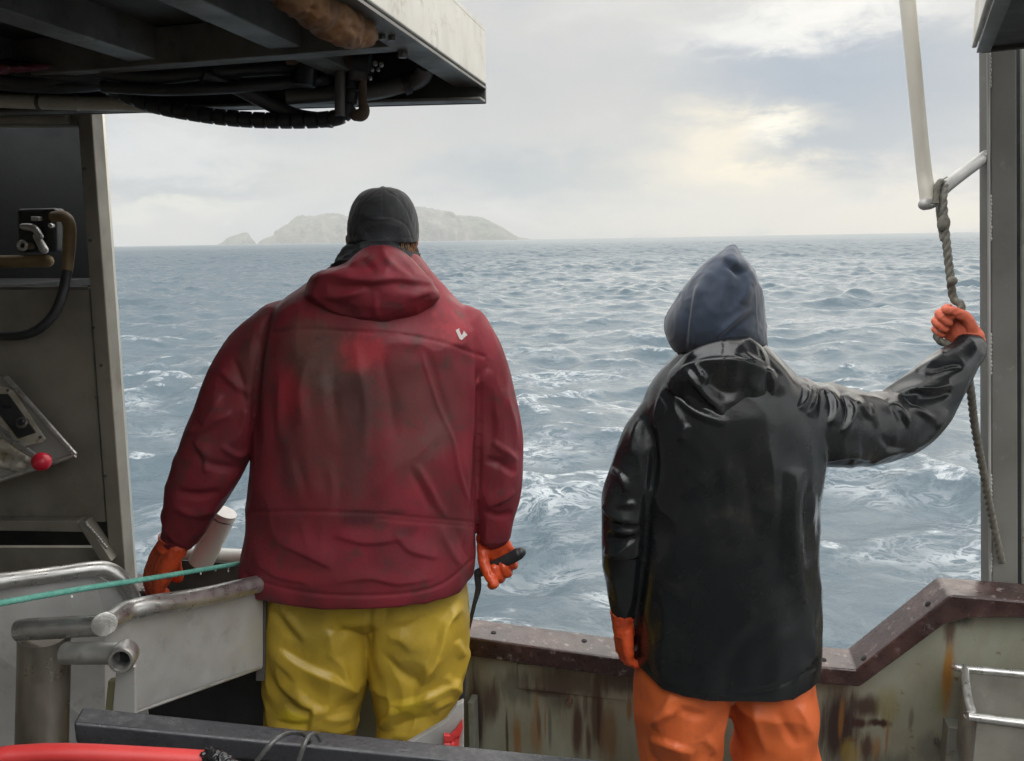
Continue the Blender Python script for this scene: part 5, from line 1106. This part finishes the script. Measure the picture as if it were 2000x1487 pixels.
# hair at the nape and beard, as many short strands
def strands(name, roots, dirs, r, parent, matl, curl=0.004, seed=0):
    g = G(); q = np.random.default_rng(seed)
    for p, d in zip(roots, dirs):
        p = np.asarray(p, float); d = np.asarray(d, float)
        pts = [p, p + d * 0.5 + q.normal(0, curl, 3), p + d + q.normal(0, curl * 1.6, 3)]
        g.tube(pts, [r, r * 0.8, r * 0.25], 5, 3)
    return g.build(name, matl, parent, smooth=True, angle=80)
q = np.random.default_rng(4); rt_, dr_ = [], []
for k in range(420):
    a = q.uniform(-1.9, 1.9); zz_ = q.uniform(-0.12, -0.03); r_ = 0.076 + 0.016 * q.random()
    p = head1 + np.array([r_ * 1.0 * math.sin(a), 0.028 + r_ * math.cos(a), zz_]); rt_.append(p); dr_.append(np.array([0.018 * math.sin(a), 0.018 * math.cos(a), -0.05]) * q.uniform(0.7, 1.3))
strands('beard', rt_, dr_, 0.0016, MAN1, M_beard, seed=1)
rt_, dr_ = [], []
for k in range(200):
    a = q.uniform(0.9, 5.4); p = head1 + np.array([0.083 * math.sin(a), -0.004 + 0.098 * math.cos(a), q.uniform(-0.045, 0.0)]); rt_.append(p); dr_.append(np.array([0.006 * math.sin(a), 0.006 * math.cos(a), -0.028]))
strands('hair', rt_, dr_, 0.0013, MAN1, M_beard, curl=0.002, seed=2)

# yellow trousers
YT = 2.02
g = G()
g.rings(loft([(1050, 535, 880, .13, .13), (1120, 522, 905, .135, .14), (1170, 517, 914, .135, .14), (1200, 560, 880, .10, .10)], YT + .01, 48, 2.3))
LL = [(1100, 520, 716, .13, .12), (1160, 521, 731, .135, .125), (1210, 517, 732, .135, .125), (1260, 515, 731, .132, .12), (1310, 516, 724, .13, .115), (1350, 518, 711, .125, .11), (1390, 519, 703, .12, .11), (1425, 519, 701, .12, .11), (1452, 528, 694, .105, .10), (1480, 546, 676, .085, .08), (1600, 550, 672, .075, .075)]
RL = [(1100, 718, 905, .13, .12), (1160, 713, 914, .135, .125), (1210, 714, 916, .135, .125), (1260, 715, 917, .132, .12), (1300, 720, 913, .128, .115), (1340, 729, 903, .122, .11), (1380, 732, 888, .118, .108), (1420, 732, 872, .115, .105), (1450, 736, 850, .105, .10), (1480, 748, 836, .085, .08), (1600, 752, 832, .075, .075)]
g.rings(loft(LL, YT, 40, 2.2)); g.rings(loft(RL, YT, 40, 2.2))
v, f = g.weld(0.0048, 4)
v = wrinkle(v, f, 0.0115, 5.5, (1, 1, 1.1), 3, seed=14)
v = folds(v, f, [('f', 13, 17, [(701, 1352), (660, 1330), (620, 1312), (582, 1295), (542, 1268)]), ('r', 12, 12, [(536, 1300), (552, 1335), (582, 1362), (612, 1384), (650, 1392)]), ('c', 10, 12, [(560, 1372), (585, 1392), (612, 1390)]), ('f', 11, 11, [(612, 1384), (610, 1410), (604, 1432)]), ('r', 11, 9, [(640, 1278), (668, 1300), (678, 1330), (700, 1352)]), ('c', 11, 8, [(532, 1190), (556, 1225), (590, 1262)]), ('r', 11, 8, [(545, 1180), (570, 1215), (598, 1250)]),
                 ('r', 10, 8, [(638, 1230), (650, 1262), (644, 1285)]), ('c', 9, 5, [(636, 1232), (690, 1236), (718, 1238)]), ('f', 12, 11, [(690, 1398), (660, 1404), (630, 1400)]), ('c', 9, 9, [(540, 1410), (575, 1420), (605, 1414)]), ('r', 9, 8, [(620, 1420), (660, 1428), (695, 1420)]),
                 ('f', 13, 18, [(896, 1176), (872, 1214), (856, 1270), (838, 1306), (820, 1330)]), ('r', 10, 11, [(866, 1222), (876, 1204), (896, 1184)]), ('r', 10, 11, [(890, 1250), (898, 1270), (904, 1284)]), ('f', 12, 15, [(902, 1330), (870, 1344), (830, 1362), (790, 1374), (760, 1378)]), ('r', 11, 11, [(811, 1366), (826, 1334), (840, 1303), (856, 1282)]), ('c', 12, 9, [(745, 1270), (765, 1300), (800, 1325), (822, 1330)]), ('r', 12, 8, [(756, 1245), (785, 1250), (806, 1274)]), ('c', 11, 8, [(760, 1230), (800, 1222), (830, 1200)]),
                 ('r', 11, 10, [(870, 1320), (892, 1346), (900, 1358)]), ('f', 10, 11, [(764, 1380), (758, 1402), (742, 1420)]), ('r', 10, 9, [(846, 1392), (858, 1376), (884, 1366)]), ('c', 10, 9, [(770, 1420), (805, 1410), (840, 1400)]), ('c', 9, 8, [(722, 1180), (722, 1240), (721, 1290)])])
v = stiffen(v, f, 36, 14, 0.07)
link_mesh('trousers', v, f, M_yellow, MAN1)
for bx in (610, 800):
    c = np.array([P(bx, 1400, 1.93)[0], 1.93, DECK])
    G().tube([c + zz * 0.30, c + zz * 0.12, c + np.array([0, -0.02, 0.07])], [0.068, 0.062, 0.06], 20, 4).tube([c + np.array([0, -0.07, 0.045]), c + np.array([0, 0.06, 0.045]), c + np.array([0, 0.17, 0.035])], [0.044, 0.05, 0.04], 18, 4, round_ends=True).build('boot', M_boot, MAN1, smooth=True, angle=80)
# gloves
hand.flip = -1.0
v, f, _ = hand(P(342, 1058, Y1 - .01), (-0.50, 0.0, -0.86), (-0.50, 0.72, 0.22), curl=((0.55, 0.8, 0.5), (0.5, 0.75, 0.5), (0.42, 0.7, 0.45), (0.32, 0.6, 0.4)), s=1.45, thumb=(0.8, 0.35, -0.45), cuff=0.012, cuffdir=(0.25, 0.0, 1), wr=0.027)
link_mesh('glove', v, f, M_glove, MAN1)
hand.flip = 1.0
v, f, HW = hand(P(955, 1046, Y1 + .04), (0.38, 0.12, -0.92), (-0.80, 0.15, -0.55), curl=((1.15, 1.45, 0.9), (1.15, 1.45, 0.9), (1.1, 1.4, 0.85), (0.75, 0.9, 0.45)), s=1.08, thumb=(0.75, 0.2, -0.6), tcurl=0.5, cuff=0.03, cuffdir=(0.15, 0, 1), wr=0.030)
link_mesh('glove', v, f, M_glove, MAN1)
# the gaff he holds
gf = thing('gaff', P(945, 1120, 2.0), 'dark hand gaff with bulbous handle and thin rod held by the red jacketed person', 'gaff')
G().tube([HW(.078, .062, -.030), HW(.074, .02, -.030), HW(.066, -.03, -.033), HW(.058, -.062, -.036), HW(.056, -.07, -.037)], [0.013, 0.0155, 0.017, 0.0175, 0.0145], 22, 5, round_ends=True).build('handle', M_rubber, gf, smooth=True, angle=70)
e_ = HW(.079, .064, -.030)
G().tube([HW(.076, .045, -.030), e_, P(934, 1150, Y1 + .02), P(926, 1182, Y1 + .02), P(917, 1222, Y1 + .025), P(908, 1262, Y1 + .03)], [0.011, 0.0105, 0.0088, 0.0062, 0.0052, 0.004], 16, 5, round_ends=True).build('rod', M_rubber, gf, smooth=True, angle=70)

# ================================================================== the person in the black jacket
Y2 = 1.78
head2 = P(1412, 612, Y2 + .04)
MAN2 = body('person', 'slim person in shiny black jacket, navy hood and orange trousers, gripping a rope', head2, 0.094, P(1418, 712, Y2), P(1310, 800, Y2 + .02), P(1545, 800, Y2 + .02),
            [P(1308, 805, Y2), P(1255, 930, Y2), P(1228, 1030, Y2), P(1222, 1130, Y2), P(1220, 1225, Y2 + .01)],
            [P(1548, 808, Y2), P(1660, 846, Y2 + .06), P(1765, 832, Y2 + .12), P(1830, 770, Y2 + .14), P(1882, 690, Y2 + .15)],
            P(1416, 1240, Y2), [(-0.10, np.array([P(1330, 1450, 1.76)[0], 1.76, DECK])), (0.10, np.array([P(1510, 1450, 1.76)[0], 1.76, DECK]))])
T2 = [(672, 1350, 1490, .085, .08), (692, 1328, 1512, .10, .09), (715, 1308, 1535, .115, .10), (740, 1284, 1560, .125, .11), (765, 1268, 1585, .135, .115), (800, 1256, 1602, .145, .12), (850, 1250, 1606, .15, .125), (920, 1250, 1600, .155, .13), (1000, 1248, 1594, .16, .135), (1100, 1244, 1591, .165, .14), (1200, 1241, 1593, .17, .145), (1270, 1240, 1596, .172, .15), (1296, 1242, 1594, .168, .148)]
g = G(); g.rings(loft(T2, Y2, 56, 2.3))
px_tube(g, [(1308, 790, Y2, 44), (1278, 840, Y2 - .005, 52), (1252, 910, Y2 - .01, 57), (1231, 975, Y2 - .015, 57), (1224, 1035, Y2 - .01, 54), (1223, 1100, Y2 - .005, 47), (1222, 1160, Y2, 39), (1221, 1205, Y2 + .005, 27), (1221, 1216, Y2 + .005, 24)], 28)
px_tube(g, [(1545, 818, Y2, 82), (1600, 830, Y2 + .03, 86), (1650, 836, Y2 + .05, 79), (1705, 836, Y2 + .08, 73), (1748, 830, Y2 + .10, 66), (1782, 802, Y2 + .12, 65), (1817, 762, Y2 + .13, 58), (1854, 722, Y2 + .14, 46), (1880, 697, Y2 + .15, 34), (1892, 682, Y2 + .165, 30)], 28)
v, f = g.weld(0.0044, 4)
v = wrinkle(v, f, 0.0070, 6.5, (1, 1, 0.5), 3, seed=6.0)
S2 = [('f', 9, 12, [(1567, 738), (1572, 772), (1560, 800)]), ('f', 8, 11, [(1593, 752), (1586, 786), (1576, 812)]), ('f', 9, 12, [(1608, 754), (1628, 790), (1622, 830)]), ('f', 9, 13, [(1645, 772), (1661, 800), (1655, 826), (1643, 846)]), ('f', 8, 12, [(1668, 784), (1686, 808), (1702, 818)]), ('r', 7, 10, [(1699, 788), (1704, 812), (1712, 834)]), ('f', 9, 14, [(1735, 788), (1753, 800), (1775, 834)]), ('f', 10, 15, [(1748, 776), (1782, 764), (1820, 762), (1860, 752)]), ('r', 8, 10, [(1772, 800), (1800, 806), (1826, 822)]), ('c', 9, 8, [(1790, 780), (1830, 776), (1858, 764)]),
      ('r', 8, 9, [(1788, 724), (1815, 712), (1846, 690)]), ('c', 9, 8, [(1810, 735), (1846, 722), (1880, 716)]), ('r', 9, 8, [(1770, 880), (1810, 858), (1840, 822)]), ('r', 8, 8, [(1700, 906), (1740, 884), (1790, 880)]), ('c', 10, 7, [(1720, 850), (1740, 872), (1770, 878)]), ('r', 9, 8, [(1826, 836), (1838, 820), (1846, 800)]), ('f', 10, 9, [(1610, 900), (1660, 890), (1700, 898)]),
      ('f', 11, 10, [(1300, 752), (1288, 790), (1276, 840)]), ('r', 9, 8, [(1318, 770), (1320, 800), (1332, 830)]), ('r', 9, 8, [(1250, 818), (1238, 850), (1232, 890)]), ('c', 10, 9, [(1270, 830), (1278, 900), (1270, 960)]), ('r', 10, 6, [(1345, 830), (1330, 850), (1340, 860)]),
      ('f', 10, 13, [(1176, 985), (1196, 1008), (1222, 1018), (1252, 1020)]), ('f', 9, 13, [(1179, 1080), (1218, 1088), (1254, 1082)]), ('r', 8, 9, [(1205, 990), (1225, 984), (1242, 986)]), ('r', 8, 9, [(1195, 915), (1215, 935), (1224, 960)]), ('c', 9, 9, [(1186, 1050), (1215, 1056), (1248, 1048)]), ('r', 8, 8, [(1190, 1030), (1220, 1040), (1245, 1038)]), ('c', 10, 10, [(1262, 960), (1262, 1050), (1252, 1130), (1244, 1200)]), ('r', 9, 7, [(1188, 1120), (1205, 1150), (1208, 1190)]),
      ('r', 24, 17, [(1558, 915), (1548, 1000), (1552, 1090), (1568, 1180)]), ('c', 8, 6, [(1578, 940), (1572, 1020), (1574, 1100)]), ('r', 8, 6, [(1590, 960), (1586, 1020), (1590, 1060)]), ('r', 16, 3, [(1540, 980), (1500, 1000), (1470, 985)]), ('r', 16, 4, [(1350, 930), (1390, 924), (1420, 905)]), ('r', 13, 5, [(1330, 970), (1360, 950), (1400, 930)]), ('r', 12, 6, [(1594, 1230), (1588, 1262), (1592, 1290)]),
      ('s', 3.2, 2.6, [(1240, 1306), (1300, 1342), (1407, 1357), (1514, 1342), (1594, 1304)]), ('r', 16, 5, [(1420, 860), (1416, 960), (1430, 1060)]), ('r', 16, 5, [(1500, 850), (1510, 940), (1506, 1040)]), ('c', 16, 5, [(1460, 860), (1462, 950), (1470, 1050)]), ('r', 16, 5, [(1290, 1150), (1300, 1220), (1290, 1290)]),
      ('r', 10, 9, [(1300, 745), (1330, 782), (1365, 808), (1420, 826)]), ('s', 2.5, 2, [(1290, 772), (1304, 800), (1280, 830)])]
v = folds(v, f, [q for q in S2 if q[0] != 's']); v = stiffen(v, f, 30, 12, 0.06); v = folds(v, f, [q for q in S2 if q[0] == 's'])
link_mesh('jacket', v, f, M_black, MAN2)
# folded-back cuff flap at the raised wrist
G().tube([P(1880, 704, Y2 + .155), P(1890, 686, Y2 + .165), P(1893, 674, Y2 + .17)], [0.034, 0.037, 0.039], 24, 3).build('cuff', M_black, MAN2, smooth=True, angle=60)
# hood of the black jacket, hanging empty
g = G(); g.puff([(1300, 748), (1312, 722), (1328, 706), (1350, 682), (1400, 664), (1450, 656), (1474, 664), (1496, 684), (1512, 716), (1528, 748), (1524, 782), (1490, 812), (1440, 838), (1392, 822), (1350, 800), (1318, 774)], (1420, 748), 1.71, 0.075, 0.13, n=96, K=12, pw=2.3)
v, f = g.weld(0.0045, 3)
v = wrinkle(v, f, 0.003, 12, oct=3, seed=5)
v = folds(v, f, [('f', 9, 13, [(1511, 728), (1475, 715), (1449, 704), (1416, 702), (1369, 706), (1327, 724)]), ('s', 2.4, 3, [(1414, 660), (1416, 701), (1421, 753)]), ('s', 2.4, 3, [(1482, 676), (1493, 717), (1499, 770)]), ('r', 8, 12, [(1333, 735), (1341, 776), (1369, 796), (1404, 804), (1434, 821), (1461, 797), (1492, 780)]), ('f', 8, 12, [(1339, 730), (1387, 782), (1420, 808)]), ('c', 20, 14, [(1380, 740), (1420, 768), (1466, 752)]), ('r', 8, 8, [(1356, 712), (1372, 735), (1384, 750)]), ('r', 7, 9, [(1450, 690), (1476, 706), (1496, 712)]), ('f', 8, 10, [(1496, 720), (1506, 752), (1500, 785)]), ('r', 8, 8, [(1302, 748), (1330, 780), (1365, 806)]), ('r', 7, 7, [(1335, 700), (1380, 678), (1440, 664)]), ('c', 9, 8, [(1326, 740), (1336, 760), (1340, 785)]), ('f', 8, 8, [(1452, 815), (1480, 795), (1508, 785)])])
v = stiffen(v, f, 20, 10, 0.06)
link_mesh('jacket_hood', v, f, M_black, MAN2)
# navy hood over the head
g = G(); g.puff([(1434, 479), (1412, 489), (1386, 506), (1352, 540), (1326, 578), (1304, 614), (1299, 640), (1306, 668), (1330, 692), (1400, 712), (1470, 706), (1494, 684), (1500, 668), (1495, 620), (1490, 580), (1482, 552), (1470, 524), (1446, 496)], (1412, 616), Y2 + .02, 0.115, 0.115, n=96, K=13, pw=2.1)
g.rings(loft([(680, 1345, 1488, .09, .08), (720, 1335, 1500, .10, .09), (740, 1345, 1490, .08, .07)], Y2 + .01, 36, 2.1))
v, f = g.weld(0.0042, 3)
v = crumple(v, f, 0.003, 9, seed=7, thr=0.0); v = wrinkle(v, f, 0.0012, 24, oct=2, seed=7)
v = folds(v, f, [('r', 6, 6, [(1368, 560), (1360, 590), (1351, 626), (1347, 690)]), ('c', 6, 5, [(1356, 566), (1344, 620), (1338, 680)]), ('f', 8, 10, [(1408, 502), (1424, 512), (1436, 520), (1454, 532)]), ('c', 8, 9, [(1416, 516), (1434, 526), (1446, 540)]), ('f', 10, 9, [(1452, 534), (1457, 558), (1444, 592)]), ('r', 6, 7, [(1398, 658), (1434, 626), (1466, 600)]), ('c', 7, 5, [(1410, 664), (1444, 634), (1474, 612)]), ('r', 14, 7, [(1390, 530), (1366, 570), (1346, 610)]), ('c', 16, 7, [(1430, 560), (1425, 600), (1410, 640)]), ('r', 10, 6, [(1440, 500), (1460, 530), (1474, 560)])])
link_mesh('hood', v, f, M_navy, MAN2)
# orange trousers
g = G(); YO = 1.77
g.rings(loft([(1180, 1265, 1570, .11, .11), (1260, 1258, 1578, .115, .12), (1300, 1254, 1582, .12, .12), (1322, 1280, 1552, .09, .09)], YO, 44, 2.2))
g.rings(loft([(1260, 1262, 1405, .11, .11), (1320, 1246, 1420, .12, .12), (1380, 1242, 1419, .122, .115), (1440, 1248, 1406, .118, .11), (1487, 1254, 1399, .115, .105), (1560, 1262, 1392, .11, .10), (1700, 1275, 1385, .09, .09)], YO, 36, 2.2))
g.rings(loft([(1260, 1432, 1572, .11, .11), (1320, 1415, 1586, .12, .12), (1380, 1417, 1593, .122, .115), (1440, 1428, 1593, .118, .11), (1487, 1434, 1601, .115, .105), (1560, 1444, 1604, .11, .10), (1700, 1458, 1580, .09, .09)], YO, 36, 2.2))
v, f = g.weld(0.0052, 3)
v = wrinkle(v, f, 0.0105, 5.0, (1, 1, 1.0), 3, seed=5)
v = folds(v, f, [('f', 12, 13, [(1313, 1358), (1296, 1388), (1274, 1420)]), ('f', 12, 13, [(1356, 1472), (1318, 1456), (1270, 1444)]), ('r', 11, 10, [(1278, 1412), (1310, 1390), (1330, 1386)]), ('c', 13, 9, [(1310, 1378), (1350, 1396), (1392, 1400)]), ('r', 11, 8, [(1372, 1440), (1390, 1455), (1396, 1475)]), ('f', 12, 10, [(1560, 1380), (1576, 1420), (1590, 1450)]), ('r', 12, 8, [(1470, 1372), (1480, 1420), (1500, 1470)]), ('c', 13, 8, [(1520, 1390), (1540, 1430), (1560, 1460)])])
v = stiffen(v, f, 36, 14, 0.07)
link_mesh('trousers', v, f, M_orange, MAN2)
for bx in (1330, 1515):
    c = np.array([P(bx, 1450, 1.77)[0], 1.76, DECK])
    G().tube([c + zz * 0.30, c + zz * 0.12, c + np.array([0, -0.02, 0.07])], [0.066, 0.06, 0.058], 20, 4).tube([c + np.array([0, -0.07, 0.045]), c + np.array([0, 0.06, 0.045]), c + np.array([0, 0.17, 0.035])], [0.042, 0.048, 0.038], 18, 4, round_ends=True).build('boot', M_boot, MAN2, smooth=True, angle=80)
# gloves
hand.flip = -1.0
v, f, _ = hand(P(1219, 1226, Y2 + .01), (0.06, 0.05, -1.0), (-0.25, 0.93, 0), curl=((0.95, 1.1, 0.6), (0.9, 1.1, 0.6), (0.85, 1.05, 0.6), (0.8, 1.0, 0.5)), s=0.92, thumb=(0.85, 0.3, -0.4), cuff=0.05)
link_mesh('glove', v, f, M_glove, MAN2)
hand.flip = 1.0
v, f, _ = hand(_o, _f, _t, curl=((1.05, 1.5, 0.9), (1.05, 1.5, 0.9), (1.0, 1.45, 0.9), (0.85, 1.35, 0.8)), s=0.9, thumb=(0.8, 0.5, -0.5), tcurl=0.6, cuff=0.025, cuffdir=(-0.35, -0.15, -1))
link_mesh('glove', v, f, M_glove2, MAN2)
